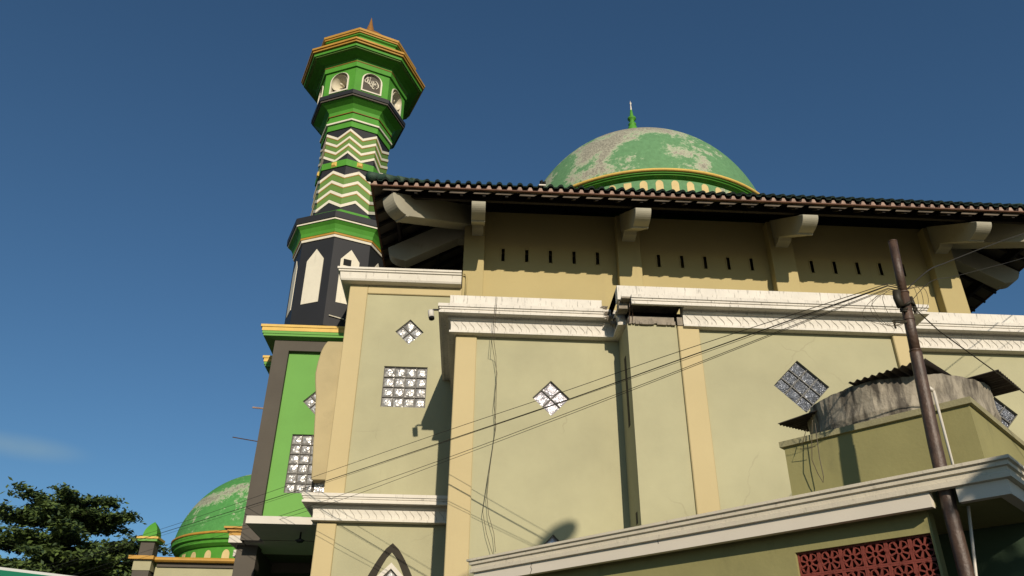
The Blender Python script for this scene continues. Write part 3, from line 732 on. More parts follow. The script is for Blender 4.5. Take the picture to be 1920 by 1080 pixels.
def box_cornice(x0, x1, y0, y1, ov, zt, parent):
    k = [(-0.02, zt), (ov, zt), (ov, zt - 0.055), (ov - 0.03, zt - 0.06), (ov - 0.03, zt - 0.14), (-0.02, zt - 0.14)]
    P4 = [(x0, y1), (x0, y0), (x1, y0), (x1, y1)]; D4 = [(-1, 0), (-1, -0.6), (1, -0.6), (1, 0)]
    c = MB().sweep(k, P4, D4).build('base_cornice', 'yellow', parent)
    k2 = [(-0.02, zt - 0.14), (ov - 0.045, zt - 0.14), (ov - 0.045, zt - 0.2), (ov - 0.07, zt - 0.205), (ov - 0.07, zt - 0.25), (0.02, zt - 0.29), (-0.02, zt - 0.29)]
    MB().sweep(k2, P4, D4).build('green_moulding', 'lime', c)
    MB().box(x0 - ov * .5, x1 + ov * .5, y0 - ov * .2, y1, zt + 0.001, zt + 0.012).build('cornice_cap', 'concrete', c)
    return c
box_cornice(BX0, BX1, BY0, BY1, 0.30, 9.345, tower)
MB().box(-4.42, -2.4, 16.8, 18.2, 4.9, 8.9).build('rear_block', 'greyframe', tower)
box_cornice(-4.42, -2.4, 16.8, 18.2, 0.36, 9.19, tower)
# slab canopy below the tower
b = MB(); b.box(-3.87, -2.66, 14.20, 17.6, 4.91, 5.04); b.box(-4.56, -3.87, 15.78, 17.6, 4.912, 5.042)
b.box(-4.80, -4.56, 17.1, 17.6, 4.915, 5.045)
b.build('porch_slab', 'cleanwhite', tower)
b = MB(); b.sweep([(0.12, 5.20), (0.12, 5.165), (0.07, 5.155), (0.07, 5.115), (0.03, 5.105), (0.03, 5.043), (-0.3, 5.043), (-0.3, 5.20)], [(-4.55, 17.6), (-4.55, 15.83), (-3.90, 15.83)], [(-1, 0), (-1, -1), (0, -1)])
b.build('porch_cornice', 'gold', tower)
MB().box(-4.44, -4.05, 16.0, 16.35, 0, 4.91).build('porch_column', 'greyframe', tower)
MB().box(-4.7, -2.4, 18.0, 18.2, 0, 4.9).build('porch_wall', 'green', tower)
MB().box(-4.6, -2.4, 17.6, 18.2, 4.7, 4.91).build('porch_beam', 'greyframe', tower)
MB().box(-4.27, -4.1, 16.4, 18.0, 0, 4.90).build('porch_wall', 'greyframe', tower)
lampo = MB(); lampo.lathe([(0.001, 4.72), (0.05, 4.73), (0.085, 4.77), (0.02, 4.80), (0.015, 4.91)], (-3.02, 14.8), 16)
tag(lampo.build('porch_lamp', 'black', None, smooth=True), 'small dark lamp hanging under the white porch slab beside the green tower base', 'lamp')

# minaret shaft: built about its own axis, leaning a touch
AX = Vector((-3.275, 16.40, 0))
LEAN = Matrix.Translation((AX.x, AX.y, 9.3)) @ Matrix.Rotation(R(-0.55), 4, 'Y')
def mp(x, y, z): return LEAN @ Vector((x, y, z - 9.3))
SEG8 = [R(-90 + 45 * k) for k in range(8)]
def octring(b, prof, mi=0):
    n_ = len(prof)
    vs = [mp(r * math.cos(a), r * math.sin(a), z) for a in SEG8 for r, z in prof]
    fs = [(k * n_ + i, ((k + 1) % 8) * n_ + i, ((k + 1) % 8) * n_ + i + 1, k * n_ + i + 1) for k in range(8) for i in range(n_ - 1)]
    b.add(vs, fs, mi)
    return b
def octpart(name, prof, m, parent=tower): return octring(MB(), prof).build(name, m, parent)
def face_mtx(k, Rr):   # face k between vertex k and k+1; local u along face, y inward, z up
    a = R(-90 + 45 * k + 22.5); ap_ = Rr * math.cos(R(22.5))
    nrm = Vector((math.cos(a), math.sin(a), 0)); u = Vector((-nrm.y, nrm.x, 0))
    m = Matrix(((u.x, -nrm.x, 0, nrm.x * ap_), (u.y, -nrm.y, 0, nrm.y * ap_), (0, 0, 1, 0), (0, 0, 0, 1)))
    return LEAN @ Matrix.Translation((0, 0, -9.3)) @ m
RB = 1.095
drumlow = octpart('lower_drum', [(0.2, 9.36), (RB, 9.36), (RB, 11.61), (0.6, 11.61)], 'black')
for k in range(8):
    fm = face_mtx(k, RB)
    shp = [(-0.215, 9.96), (0.215, 9.96), (0.215, 11.07), (0.0, 11.36), (-0.215, 11.07)]
    hole = [(-0.15, 10.92), (0.03, 10.92), (0.03, 11.09), (-0.15, 11.09)] if k == 0 else None
    b = MB(); mt = fm @ Matrix.Translation((0, -0.012, 0))
    b.panel(shp, [hole] if hole else [], mt, 0.011, back=True, mi_back=1, mi_rev=1)
    b.add([mt @ Vector((u, d, z)) for d in (0, 0.012) for u, z in shp], [(i, (i + 1) % 5, (i + 1) % 5 + 5, i + 5) for i in range(5)])
    b.build('arched_panel', ['mwhite', 'hole'], drumlow)
octpart('white_line', [(RB, 11.60), (1.125, 11.60), (1.135, 11.655), (1.13, 11.66)], 'mwhite')
octpart('gold_line', [(1.11, 11.66), (1.15, 11.662), (1.16, 11.705), (1.15, 11.71)], 'gold')
octpart('green_cove', [(1.13, 11.71), (1.155, 11.72), (1.17, 11.80), (1.22, 11.90), (1.29, 11.965), (1.29, 11.97)], 'green')
octpart('white_line', [(1.27, 11.97), (1.31, 11.97), (1.31, 12.01), (1.30, 12.012)], 'mwhite')
octpart('black_ring', [(1.28, 12.012), (1.335, 12.012), (1.345, 12.17), (0.9, 12.36), (0.8, 12.36)], 'black')
octpart('green_line', [(0.85, 12.46), (0.90, 12.46), (0.90, 12.52), (0.85, 12.52)], 'green')
RS = 0.865
shaft = octpart('shaft', [(RS, 12.3), (RS, 15.10)], 'black')
def zig(zc, amp, peak_at_vertex, th, Rr, name, m, parent):
    b = MB(); top = []; bot = []; ti = []; bi = []
    for k in range(16):
        a = R(-90 + 22.5 * k); rr = Rr if k % 2 == 0 else Rr * math.cos(R(22.5))
        ri = RS * 0.97 if k % 2 == 0 else RS * 0.97 * math.cos(R(22.5))
        isv = (k % 2 == 0)
        z = zc + (0 if (isv == peak_at_vertex) else -amp)
        for lst, r_, zz in ((top, rr, z), (bot, rr, z - th), (ti, ri, z), (bi, ri, z - th)):
            lst.append(mp(r_ * math.cos(a), r_ * math.sin(a), zz))
    vs = top + bot + ti + bi
    fs = []
    for i in range(16):
        j = (i + 1) % 16
        fs += [(i, j, j + 16, i + 16), (i, j, j + 32, i + 32), (i + 16, j + 16, j + 48, i + 48)]
    b.add(vs, fs)
    return b.build(name, m, parent)
UP = dict(z0=15.00, step=0.235, amp=0.205, th=0.075)
LO = dict(z0=13.755, step=0.292, amp=0.215, th=0.085)
for cfg, pv in ((UP, True), (LO, False)):
    tot = cfg['step'] * 3 + 0.02
    zig(cfg['z0'] - 0.03, cfg['amp'], pv, tot, RS + 0.006, 'zigzag_field', 'olive', shaft)
    for i in range(4):
        z = cfg['z0'] - cfg['step'] * i
        zig(z, cfg['amp'], pv, cfg['th'], RS + 0.022, 'white_zigzag', 'mwhite', shaft)
        if i < 3:
            zig(z - cfg['th'] - 0.001, cfg['amp'], pv, 0.018, RS + 0.014, 'gold_zigzag', 'gold', shaft)
            zig(z - cfg['step'] + 0.016, cfg['amp'], pv, 0.014, RS + 0.010, 'dark_zigzag', 'dgreen', shaft)
octpart('green_band', [(RS, 13.84), (RS + 0.03, 13.84), (RS + 0.03, 14.03), (RS, 14.03)], 'green')
for k in range(8):
    fm = face_mtx(k, RS + 0.03); b = MB()
    b.add([fm @ Vector(p) for p in [(-.075, 0, 13.865), (.075, 0, 13.865), (.075, 0, 14.01), (-.075, 0, 14.01), (-.04, -.04, 13.90), (.04, -.04, 13.90), (.04, -.04, 13.975), (-.04, -.04, 13.975)]],
          [(0, 1, 5, 4), (1, 2, 6, 5), (2, 3, 7, 6), (3, 0, 4, 7), (4, 5, 6, 7)])
    b.build('gold_boss', 'yellow', tower)
octpart('green_collar', [(RS, 15.07), (0.895, 15.07), (0.895, 15.25), (0.90, 15.25)], 'green')
octpart('white_line', [(0.89, 15.25), (0.94, 15.25), (0.945, 15.295), (0.93, 15.30)], 'mwhite')
octpart('green_collar', [(0.90, 15.30), (0.935, 15.30), (0.935, 15.38), (0.905, 15.39), (0.905, 15.44), (0.885, 15.45), (0.885, 15.53), (0.90, 15.53)], 'green')
octpart('gold_line', [(0.88, 15.53), (0.912, 15.53), (0.912, 15.55), (0.88, 15.55)], 'brownline')
octpart('green_cove', [(0.88, 15.55), (0.90, 15.56), (0.915, 15.66), (1.0, 15.75), (1.17, 15.83), (1.17, 15.84)], 'green')
octpart('balcony_soffit', [(1.10, 15.84), (1.21, 15.84), (1.215, 15.88), (1.1, 15.885)], 'greyframe')
octpart('black_ring', [(1.10, 15.885), (1.24, 15.885), (1.25, 16.0), (1.13, 16.02), (1.0, 16.02)], 'black')
# bell-level drum, each face with an arched opening
RD = 1.165
half = RD * math.sin(R(22.5))
arc = [(-0.27, 16.10), (0.27, 16.10), (0.27, 16.50)] + [(0.27 * math.cos(t * math.pi / 10), 16.50 + 0.26 * math.sin(t * math.pi / 10)) for t in range(1, 10)] + [(-0.27, 16.50)]
arc_i = [(u * 0.86, 16.14 + (z - 16.10) * 0.93) for u, z in arc]
octcore = octpart('drum_core', [(0.86, 16.0), (0.86, 16.9)], 'greyframe')
for k in range(8):
    fm = face_mtx(k, RD)
    dp = MB().panel(rect(-half, half, 16.0, 16.86), [arc_i], fm, 0.20, back=False, mi=0, mi_rev=1).build('drum_face', ['green', 'horn'], tower)
    b = MB(); mt = fm @ Matrix.Translation((0, -0.022, 0))
    b.panel(arc, [arc_i], mt, 0.024, back=False); n_ = len(arc)
    b.add([mt @ Vector((u, d, z)) for d in (0, 0.024) for u, z in arc], [(i, (i + 1) % n_, (i + 1) % n_ + n_, i + n_) for i in range(n_)])
    b.build('arch_frame', 'mwhite', dp)
    if k == 0:   # calligraphy board in the opening right of the front edge
        cb = MB().panel([(u * 0.99, z) for u, z in arc_i], [], fm @ Matrix.Translation((0, 0.05, 0)), 0).build('calligraphy_board', 'greyframe', dp)
        strokes = [  # (u, w) in a unit box, flowing thuluth-like strokes
            [(-.80, .52), (-.78, .20), (-.62, .05), (-.50, .30), (-.46, .62), (-.60, .70), (-.72, .55)],
            [(-.46, .30), (-.40, -.02), (-.24, -.05), (-.12, .12)],
            [(-.22, .80), (-.24, .40), (-.26, .05), (-.10, -.30), (.02, -.42), (.16, -.40), (.22, -.24), (.10, -.14), (.0, -.25)],
            [(.02, .60), (.02, .22), (.12, -.02), (.28, .0), (.34, .16)],
            [(.22, .66), (.24, .28), (.36, .04), (.50, .10), (.44, .36)],
            [(.42, .74), (.62, .52), (.78, .16), (.80, -.22), (.66, -.50), (.55, -.58)],
            [(.08, -.50), (.22, -.66), (.42, -.62)], [(-.66, .86), (-.50, .94), (-.42, .82)], [(-.30, .92), (-.22, 1.0), (-.14, .90)],
            [(.58, -.06), (.60, -.10)], [(.40, -.34), (.43, -.38)], [(.30, -.70), (.34, -.72)]]
        b = MB(); mt = fm @ Matrix.Translation((0, 0.038, 0))
        for s in strokes:
            P_ = [Vector((u * 0.225, 0, 16.45 + w_ * 0.20)) for u, w_ in s]
            if len(P_) > 2:      # smooth
                Q = []
                for i in range(len(P_) - 1):
                    p0, p1, p2, p3 = P_[max(i - 1, 0)], P_[i], P_[i + 1], P_[min(i + 2, len(P_) - 1)]
                    for t in (0, .25, .5, .75):
                        Q.append(0.5 * ((2 * p1) + (p2 - p0) * t + (2 * p0 - 5 * p1 + 4 * p2 - p3) * t * t + (3 * p1 - p0 - 3 * p2 + p3) * t ** 3))
                P_ = Q + [P_[-1]]
            rs = [0.008 + 0.008 * math.sin(math.pi * (i + .5) / len(P_)) for i in range(len(P_))]
            b.tube([mt @ p for p in P_], 0.012, 6, rs=rs)
        b.build('calligraphy', 'mwhite', cb)
    elif k in (1, 7):
        # horn loudspeaker: mouth faces outward and a little down
        lb = {7: 'cream horn loudspeaker in the arched opening left of the calligraphy board', 1: 'cream horn loudspeaker in the arched opening right of the calligraphy board'}[k]
        cpos = fm @ Vector((0.0, 0.10, 16.44))
        hs = thing('horn_loudspeaker', lb, 'loudspeaker', tuple(cpos), group='horn loudspeakers in the minaret drum')
        nd = (fm.to_3x3() @ Vector((0, -1, 0))).normalized(); nd = (nd + Vector((0.0, 0, -0.25))).normalized()
        q = nd.to_track_quat('Z', 'Y').to_matrix().to_4x4(); am = Matrix.Translation(cpos) @ q
        MB().lathe([(0.23, 0.13), (0.235, 0.115), (0.19, 0.06), (0.12, -0.02), (0.06, -0.12), (0.03, -0.2)], seg=32, axis=am).build('horn_bell', 'horn', hs, smooth=True)
        MB().lathe([(0.001, 0.06), (0.03, 0.055), (0.035, 0.0), (0.035, -0.2), (0.06, -0.2), (0.06, -0.3), (0.001, -0.3)], seg=16, axis=am).build('horn_driver', 'horn', hs, smooth=True)
octpart('green_collar', [(1.15, 16.84), (1.215, 16.84), (1.225, 16.985), (1.2, 16.99)], 'green')
octpart('gold_line', [(1.19, 16.985), (1.235, 16.985), (1.235, 17.01), (1.20, 17.012)], 'brownline')
octpart('green_cove', [(1.19, 17.012), (1.225, 17.015), (1.245, 17.08), (1.35, 17.12), (1.50, 17.145), (1.50, 17.15)], 'green')
octpart('cap_soffit', [(1.47, 17.15), (1.56, 17.15), (1.565, 17.175), (1.5, 17.18)], 'olive')
octpart('green_fascia', [(1.5, 17.175), (1.60, 17.175), (1.61, 17.235), (1.585, 17.24), (1.585, 17.27), (1.6, 17.27)], 'green')
octpart('gold_eave', [(1.57, 17.27), (1.655, 17.27), (1.665, 17.30), (1.64, 17.305), (1.645, 17.325), (1.69, 17.33), (1.695, 17.385), (1.2, 17.45)], 'gold')
octpart('upper_drum', [(1.25, 17.42), (1.25, 17.70), (1.28, 17.74), (1.28, 17.84), (1.34, 17.87), (1.34, 17.91)], 'green')
octpart('gold_eave', [(1.30, 17.91), (1.375, 17.91), (1.385, 17.94), (1.36, 17.95), (1.40, 17.965), (1.41, 18.03), (0.9, 18.12), (0.5, 18.14)], 'gold')
b = MB(); pr = [(0.66, 18.10), (0.72, 18.35), (0.72, 18.55), (0.66, 18.78), (0.52, 18.95), (0.36, 19.08), (0.22, 19.20), (0.14, 19.28), (0.13, 19.34), (0.15, 19.38), (0.11, 19.43), (0.10, 19.52), (0.06, 19.68), (0.03, 19.85), (0.001, 20.0)]
am = LEAN @ Matrix.Translation((0, 0, -9.3))
b.lathe([(r_, z) for r_, z in pr], seg=32, axis=am); b.build('gold_onion_cap', 'gutter', tower, smooth=True)
b = MB(); b.tube([mp(0.10, -1.09, 9.60), mp(0.36, -0.97, 9.58), mp(0.4, -0.95, 9.58)], 0.012, 6)
b.tube([mp(0.42, -0.935, 9.57), mp(0.78, -0.79, 9.53)], 0.012, 6); b.build('white_conduit', 'mwhite', tower)
# two rods sticking out of the tower side
tag(MB().tube([(-4.52, 15.62, 7.57), (-4.24, 15.62, 7.55)], 0.018, 6).build('steel_rod', 'mortar'), 'upper thicker rod sticking out of the grey tower base edge', 'rod')
tag(MB().tube([(-5.23, 17.0, 7.40), (-4.9, 17.0, 7.35), (-4.35, 17.0, 7.27)], 0.011, 6).build('steel_rod', 'rust'), 'lower thin rod sticking out of the grey tower base edge', 'rod')

# ================================================================ mosque building beyond, on the left
bk = thing('distant_mosque_building', 'low sage building with green dome and corner turret beyond the minaret base', 'building', (-7, 27, 0))
PYB = 25.3
MB().box(-9.35, -2.0, PYB + 0.12, 34, 0, 6.17).build('wall', 'sage', bk)
MB().box(-9.30, -2.0, PYB + .05, PYB + .3, 6.17, 6.30).build('parapet', 'greyframe', bk)
b = MB(); b.sweep([(0.12, 6.42), (0.16, 6.38), (0.16, 6.33), (0.10, 6.29), (-0.3, 6.29), (-0.3, 6.44)], [(-9.35, PYB), (-2, PYB)], [(0, -1), (0, -1)]); b.build('coping', 'gold', bk)
DB = (-7.44, 30.0); b = MB(); pts = []
for k in range(29):
    a = 0.08 + (math.pi / 2 - 0.08) * k / 28; pts.append((3.0 * math.cos(a), 7.30 + 3.04 * math.sin(a)))
b.lathe(pts, DB, 64); d2 = b.build('dome', 'dome2', bk, smooth=True)
MB().lathe([(2.95, 7.66), (3.02, 7.66), (3.06, 7.63), (3.05, 7.58), (2.98, 7.57)], DB, 64).build('dome_rim', 'gold', d2, smooth=True)
MB().lathe([(2.95, 7.575), (3.02, 7.57), (3.02, 7.42), (2.93, 7.38), (2.92, 7.30), (2.80, 7.22), (2.72, 7.2), (2.72, 6.0)], DB, 64).build('dome_drum', 'green', d2)
b = MB()
for i in range(26):
    a = -math.pi / 2 + (i + .3) * 2 * math.pi / 26; pts = []
    shape = [(-0.13, -0.28), (0.13, -0.28)] + ([(0.13, 0.26), (-0.13, 0.26)] if i % 6 == 4 else [(0.13 * math.cos(t * math.pi / 8), 0.08 + 0.18 * math.sin(t * math.pi / 8)) for t in range(9)])
    for u, wz in shape:
        aa = a + u / 2.73; pts.append((DB[0] + 2.725 * math.cos(aa), DB[1] + 2.725 * math.sin(aa), 6.85 + wz))
    b.extrude(pts, (0.012 * math.cos(a), 0.012 * math.sin(a), 0))
b.build('dome_drum_panel', 'ovalyellow', d2)
MB().lathe([(0.3, 10.25), (0.28, 10.45), (0.18, 10.5), (0.2, 10.65), (0.08, 10.8), (0.001, 11.3)], DB, 16).build('finial', 'green', d2, smooth=True)
b = MB(); b.box(-9.90, -9.42, 25.15, 25.65, 0, 6.1, 0)
tr = b.build('turret', 'greyframe', bk)
MB().box(-9.92, -9.40, 25.13, 25.66, 6.02, 6.32).build('turret_band', 'sage', tr)
MB().box(-10.05, -9.32, 25.0, 25.8, 6.32, 6.42).build('turret_ledge', 'gold', tr)
MB().box(-9.86, -9.45, 25.2, 25.6, 6.42, 6.86).build('turret_neck', 'greyframe', tr)
MB().box(-9.98, -9.34, 25.08, 25.72, 6.93, 6.99).build('turret_eave', 'yellow', tr)
MB().box(-9.95, -9.37, 25.11, 25.69, 6.86, 6.93).build('turret_moulding', 'lime', tr)
b = MB(); n_ = 8; rings = []
for k in range(n_ + 1):
    t = k / n_; hw = 0.205 * (1 - t ** 2.4) + 0.001; rings.append((hw, 6.99 + 0.50 * t))
for hw, z in rings: b.v += [(-9.655 - hw, 25.4 - hw, z), (-9.655 + hw, 25.4 - hw, z), (-9.655 + hw, 25.4 + hw, z), (-9.655 - hw, 25.4 + hw, z)]
for k in range(n_):
    for i in range(4): b.f.append((k * 4 + i, k * 4 + (i + 1) % 4, (k + 1) * 4 + (i + 1) % 4, (k + 1) * 4 + i)); b.m.append(0)
b.build('turret_spire', 'green', tr)

# ================================================================ annex with canopy (turned against the hall)
ANG = R(-47)
AN = Matrix.Translation((-0.02, 10, 0)) @ Matrix.Rotation(ANG, 4, 'Z')
annex = thing('annex_building', 'low olive annex with long cream canopy edge, red flower-pattern vent blocks and rooftop plinth', 'building', (-0.02, 10, 0), ANG)
L_ = 5.97
b = MB()   # canopy moulding
prf = [(0.0, 3.56), (0.0, 3.535), (-0.022, 3.527), (-0.022, 3.495), (-0.045, 3.488), (-0.045, 3.452), (-0.03, 3.446), (-0.03, 3.405), (-0.055, 3.40), (-0.08, 3.40), (-0.08, 3.56)]
b.sweep([(o + 0.055, z) for o, z in prf], [(0.055, 2.0), (0.055, 0.055), (L_ - 0.055, 0.055), (L_ - 0.055, 3.5)], [(-1, 0), (-1, -1), (1, -1), (1, 0)])
can = b.build('canopy_moulding', 'moulding', annex, local=True)
b = MB()   # lower fascia with a notch cut for the pole
def fbox(x0, x1): b.box(x0, x1, 0.065, 0.134, 3.285, 3.399)
fbox(0.07, 5.33); fbox(5.53, L_ - 0.07)
b.box(0.07, 0.16, 0.134, 2.0, 3.286, 3.399); b.box(L_ - 0.16, L_ - 0.07, 0.134, 3.5, 3.286, 3.399)
b.build('canopy_fascia', 'fascia', annex, local=True)
b = MB(); b.box(0.16, 5.33, 0.136, 3.4, 3.30, 3.54); b.box(5.53, L_ - .16, 0.136, 3.4, 3.301, 3.541); b.box(5.33, 5.53, 0.25, 3.4, 3.302, 3.542)
b.build('canopy_slab', 'boxolive', annex, local=True)
WY = 0.235
b = MB()
b.panel(rect(0.5, 5.235, 0, 3.30), [rect(4.05, 5.215, 1.9, 3.13)], Matrix.Translation((0, WY, 0)), 0.115, back=True, mi_back=1)
b.add([(5.235, WY, 0), (5.235, WY + .12, 0), (5.235, WY + .12, 3.3), (5.235, WY, 3.3)], [(0, 1, 2, 3)])
b.box(0.6, 5.23, WY + .117, WY + .125, 0, 3.3)
b.add([(0.5, WY, 0), (0.5, 3, 0), (0.5, 3, 3.3), (0.5, WY, 3.3)], [(0, 1, 2, 3)])
b.build('front_wall', ['boxolive', 'hole'], annex, local=True)
MB().box(0.6, 9.0, 1.15, 1.4, 0, 3.3).build('recessed_wall', 'shadewall', annex, local=True)
# red clay vent blocks
def vent_block(b, x0, z0, s, y0, y1):
    def ex(pts): b.extrude([(x0 + u * s, y0, z0 + w_ * s) for u, w_ in pts], (0, y1 - y0, 0))
    f_ = 0.07
    ex(rect(0, 1, 0, f_)); ex(rect(0, 1, 1 - f_, 1)); ex(rect(0, f_, f_, 1 - f_)); ex(rect(1 - f_, 1, f_, 1 - f_))
    for k in range(8):
        a = 2 * math.pi * (k + .5) / 8; c_, s_ = math.cos(a), math.sin(a); w2 = 0.028
        r1 = 0.46 if True else 0.5
        p = [(.5 + .13 * c_ - w2 * s_, .5 + .13 * s_ + w2 * c_), (.5 + .13 * c_ + w2 * s_, .5 + .13 * s_ - w2 * c_), (.5 + r1 * c_ + w2 * s_ * 1.7, .5 + r1 * s_ - w2 * c_ * 1.7), (.5 + r1 * c_ - w2 * s_ * 1.7, .5 + r1 * s_ + w2 * c_ * 1.7)]
        ex(p)
        a1 = 2 * math.pi * k / 8
        # petal tips
        t0 = a1 - 2 * math.pi / 16 * .95; t1 = a1 + 2 * math.pi / 16 * .95; ro, ri = 0.45, 0.40
        ex([(.5 + ri * math.cos(t0), .5 + ri * math.sin(t0)), (.5 + ro * math.cos(t0), .5 + ro * math.sin(t0)), (.5 + (ro + .03) * math.cos(a1), .5 + (ro + .03) * math.sin(a1)), (.5 + ro * math.cos(t1), .5 + ro * math.sin(t1)), (.5 + ri * math.cos(t1), .5 + ri * math.sin(t1)), (.5 + (ri + .035) * math.cos(a1), .5 + (ri + .035) * math.sin(a1))])
    n_ = 16
    for k in range(n_):
        t0, t1 = 2 * math.pi * k / n_, 2 * math.pi * (k + 1) / n_
        ex([(.5 + .10 * math.cos(t0), .5 + .10 * math.sin(t0)), (.5 + .155 * math.cos(t0), .5 + .155 * math.sin(t0)), (.5 + .155 * math.cos(t1), .5 + .155 * math.sin(t1)), (.5 + .10 * math.cos(t1), .5 + .10 * math.sin(t1))])
for i in range(6):
    for j in range(5):
        b = MB(); vent_block(b, 4.052 + i * 0.1955, 2.935 - j * 0.1955, 0.194, WY + 0.035, WY + 0.095)
        b.build('vent_block', 'redblock', annex, local=True)
# rooftop plinth
PD = 0.92
b = MB().box(3.80, 5.60, PD, 3.1, 3.54, 4.345); b.build('rooftop_plinth', 'boxolive', annex, local=True)
b = MB().sweep([(0.02, 4.392), (0.035, 4.387), (0.035, 4.328), (0.0, 4.325), (-0.3, 4.325), (-0.3, 4.392)], [(3.80, 3.1), (3.80, PD), (5.60, PD), (5.60, 3.1)], [(-1, 0), (-1, -1), (1, -1), (1, 0)])
b.build('plinth_coping', 'capolive', annex, local=True)
b = MB()   # cracks in the fascia
b.tube([(1.02, 0.062, 3.40), (1.0, 0.062, 3.36), (1.015, 0.062, 3.33), (0.99, 0.062, 3.285)], 0.0035, 4)
b.tube([(2.72, 0.062, 3.40), (2.73, 0.062, 3.37)], 0.003, 4)
b.build('fascia_crack', 'hole', annex, local=True)

# concrete ring tank on the plinth
tk = thing('water_tank', 'round weathered concrete ring tank on the olive rooftop plinth', 'tank', tuple(AN @ Vector((4.64, 2.04, 4.393))), ANG)
TC = (4.64, 2.04)
b = MB(); b.lathe([(0.93, 4.393), (0.915, 4.47), (0.935, 4.55), (0.92, 4.66), (0.93, 4.78), (0.935, 4.86), (0.84, 4.865), (0.84, 4.5), (0.02, 4.45)], TC, 144)
rk = random.Random(4)
def _rough(v):
    dx, dy = v[0] - TC[0], v[1] - TC[1]; rad = math.hypot(dx, dy)
    if rad < 0.5: return v
    a = math.atan2(dy, dx); k = 1 + 0.008 * math.sin(a * 9 + v[2] * 7) + rk.uniform(-.006, .006)
    return (TC[0] + dx * k, TC[1] + dy * k, v[2] + (rk.uniform(-.012, .008) if v[2] > 4.85 else 0))
b.v = [_rough(v) for v in b.v]
b.v = [tuple(AN @ Vector(v)) for v in b.v]
b.build('tank_ring', 'tank', tk, smooth=False)
def corr(x0, x1, y0, y1, z, tilt_x, tilt_y, label, wave_axis=0):
    b = MB(); nx_, ny_ = 60, 2; n0 = []
    pts = []
    cx_, cy_ = (x0 + x1) / 2, (y0 + y1) / 2
    for j in range(ny_ + 1):
        for i in range(nx_ + 1):
            s_ = i / nx_; t_ = j / ny_
            if wave_axis == 0: x = x0 + (x1 - x0) * s_; y = y0 + (y1 - y0) * t_; ww = (x1 - x0) * s_
            else: y = y0 + (y1 - y0) * s_; x = x0 + (x1 - x0) * t_; ww = (y1 - y0) * s_
            h = 0.012 * math.sin(2 * math.pi * ww / 0.076)
            pts.append(AN @ Vector((x, y, z + h + (x - cx_) * tilt_x + (y - cy_) * tilt_y)))
    b.add(pts, [(j * (nx_ + 1) + i, j * (nx_ + 1) + i + 1, (j + 1) * (nx_ + 1) + i + 1, (j + 1) * (nx_ + 1) + i) for j in range(ny_) for i in range(nx_)])
    o = b.build('corrugated_sheet', 'zinc', None, fixn=False)
    sm = o.modifiers.new('thick', 'SOLIDIFY'); sm.thickness = 0.004
    return tag(o, label, 'roofing sheet', 'corrugated sheets on the concrete tank')
corr(3.60, 4.30, 1.30, 2.1, 4.83, 0.08, 0.16, 'rusty corrugated sheet drooping over the left side of the concrete tank', 1)
corr(4.55, 5.32, 1.02, 1.9, 4.93, 0.04, 0.10, 'rusty corrugated sheet on top of the concrete tank behind the steel pole', 0)
corr(4.95, 5.76, 1.75, 2.55, 4.90, 0.02, 0.05, 'rusty corrugated sheet jutting out at the right end of the concrete tank', 1)

# ================================================================ steel pole with fittings
pb = AN @ Vector((5.385, 0.17, 0)); ptop = AN @ Vector((5.535, 0.15, 5.74))
pole = thing('steel_pole', 'rusty brown steel pole rising through the cream canopy edge', 'pole', (pb.x, pb.y, 0))
def pp(z):
    x = 5.405 + (5.428 - 5.405) * z / 3.5 if z < 3.5 else 5.428 + (5.541 - 5.428) * (z - 3.5) / 2.26
    return AN @ Vector((x, 0.15, z))
MB().tube([pp(0), pp(2.5), pp(3.2), pp(3.8), pp(4.6), pp(4.62)], 0.055, 20, rs=[0.058, 0.057, .056, .054, 0.051, 0.047]).build('pole_lower', 'rust', pole, smooth=True)
MB().tube([pp(4.58), pp(5.20)], 0.045, 20).build('pole_middle', 'rust', pole, smooth=True)
b = MB(); b.tube([pp(5.18), pp(5.74)], 0.039, 20); b.tube([pp(5.735), pp(5.745)], 0.041, 20)
b.build('pole_upper', 'rust', pole, smooth=True)
for z in (4.62, 4.92, 5.19): MB().tube([pp(z), pp(z + 0.015)], 0.050, 20).build('pole_collar', 'rust', pole, smooth=True)
b = MB()
for k in range(14):
    z = 5.0 + random.uniform(0, .2); a = random.uniform(0, 6.28); c = pp(z)
    b.tube([c + Vector((math.cos(a) * .06, math.sin(a) * .06, 0)), c + Vector((math.cos(a + .9) * .075, math.sin(a + .9) * .075, random.uniform(-.03, .03)))], 0.012, 6)
c = pp(5.13); b.tube([c + Vector((-.075, -.03, .07)), c + Vector((-.085, -.03, .0)), c + Vector((-.07, -.03, -.09))], 0.035, 10)
b.tube([c + Vector((.06, 0, .03)), c + Vector((.07, -.01, -.12))], 0.018, 8)
b.build('cable_clamp', 'cable', pole, smooth=True)
b = MB(); c = pp(4.9)
rg = [c + Vector((-.10 + .055 * math.cos(t) * 1.2, -.02 + .02 * math.sin(t), .022 * math.sin(t))) for t in [2 * math.pi * i / 14 for i in range(15)]]
b.tube(rg, 0.007, 6); b.tube([c + Vector((-.14, 0, -.06)), c + Vector((-.14, 0, 0.01))], 0.009, 6); b.build('hook_ring', 'cable', pole)
def smooth_path(P_, n=6):
    P_ = [Vector(p) for p in P_]; Q = []
    for i in range(len(P_) - 1):
        p0, p1, p2, p3 = P_[max(i - 1, 0)], P_[i], P_[i + 1], P_[min(i + 2, len(P_) - 1)]
        for j in range(n):
            t = j / n; Q.append(0.5 * ((2 * p1) + (p2 - p0) * t + (2 * p0 - 5 * p1 + 4 * p2 - p3) * t * t + (3 * p1 - p0 - 3 * p2 + p3) * t ** 3))
    return Q + [P_[-1]]
rl = random.Random(12)
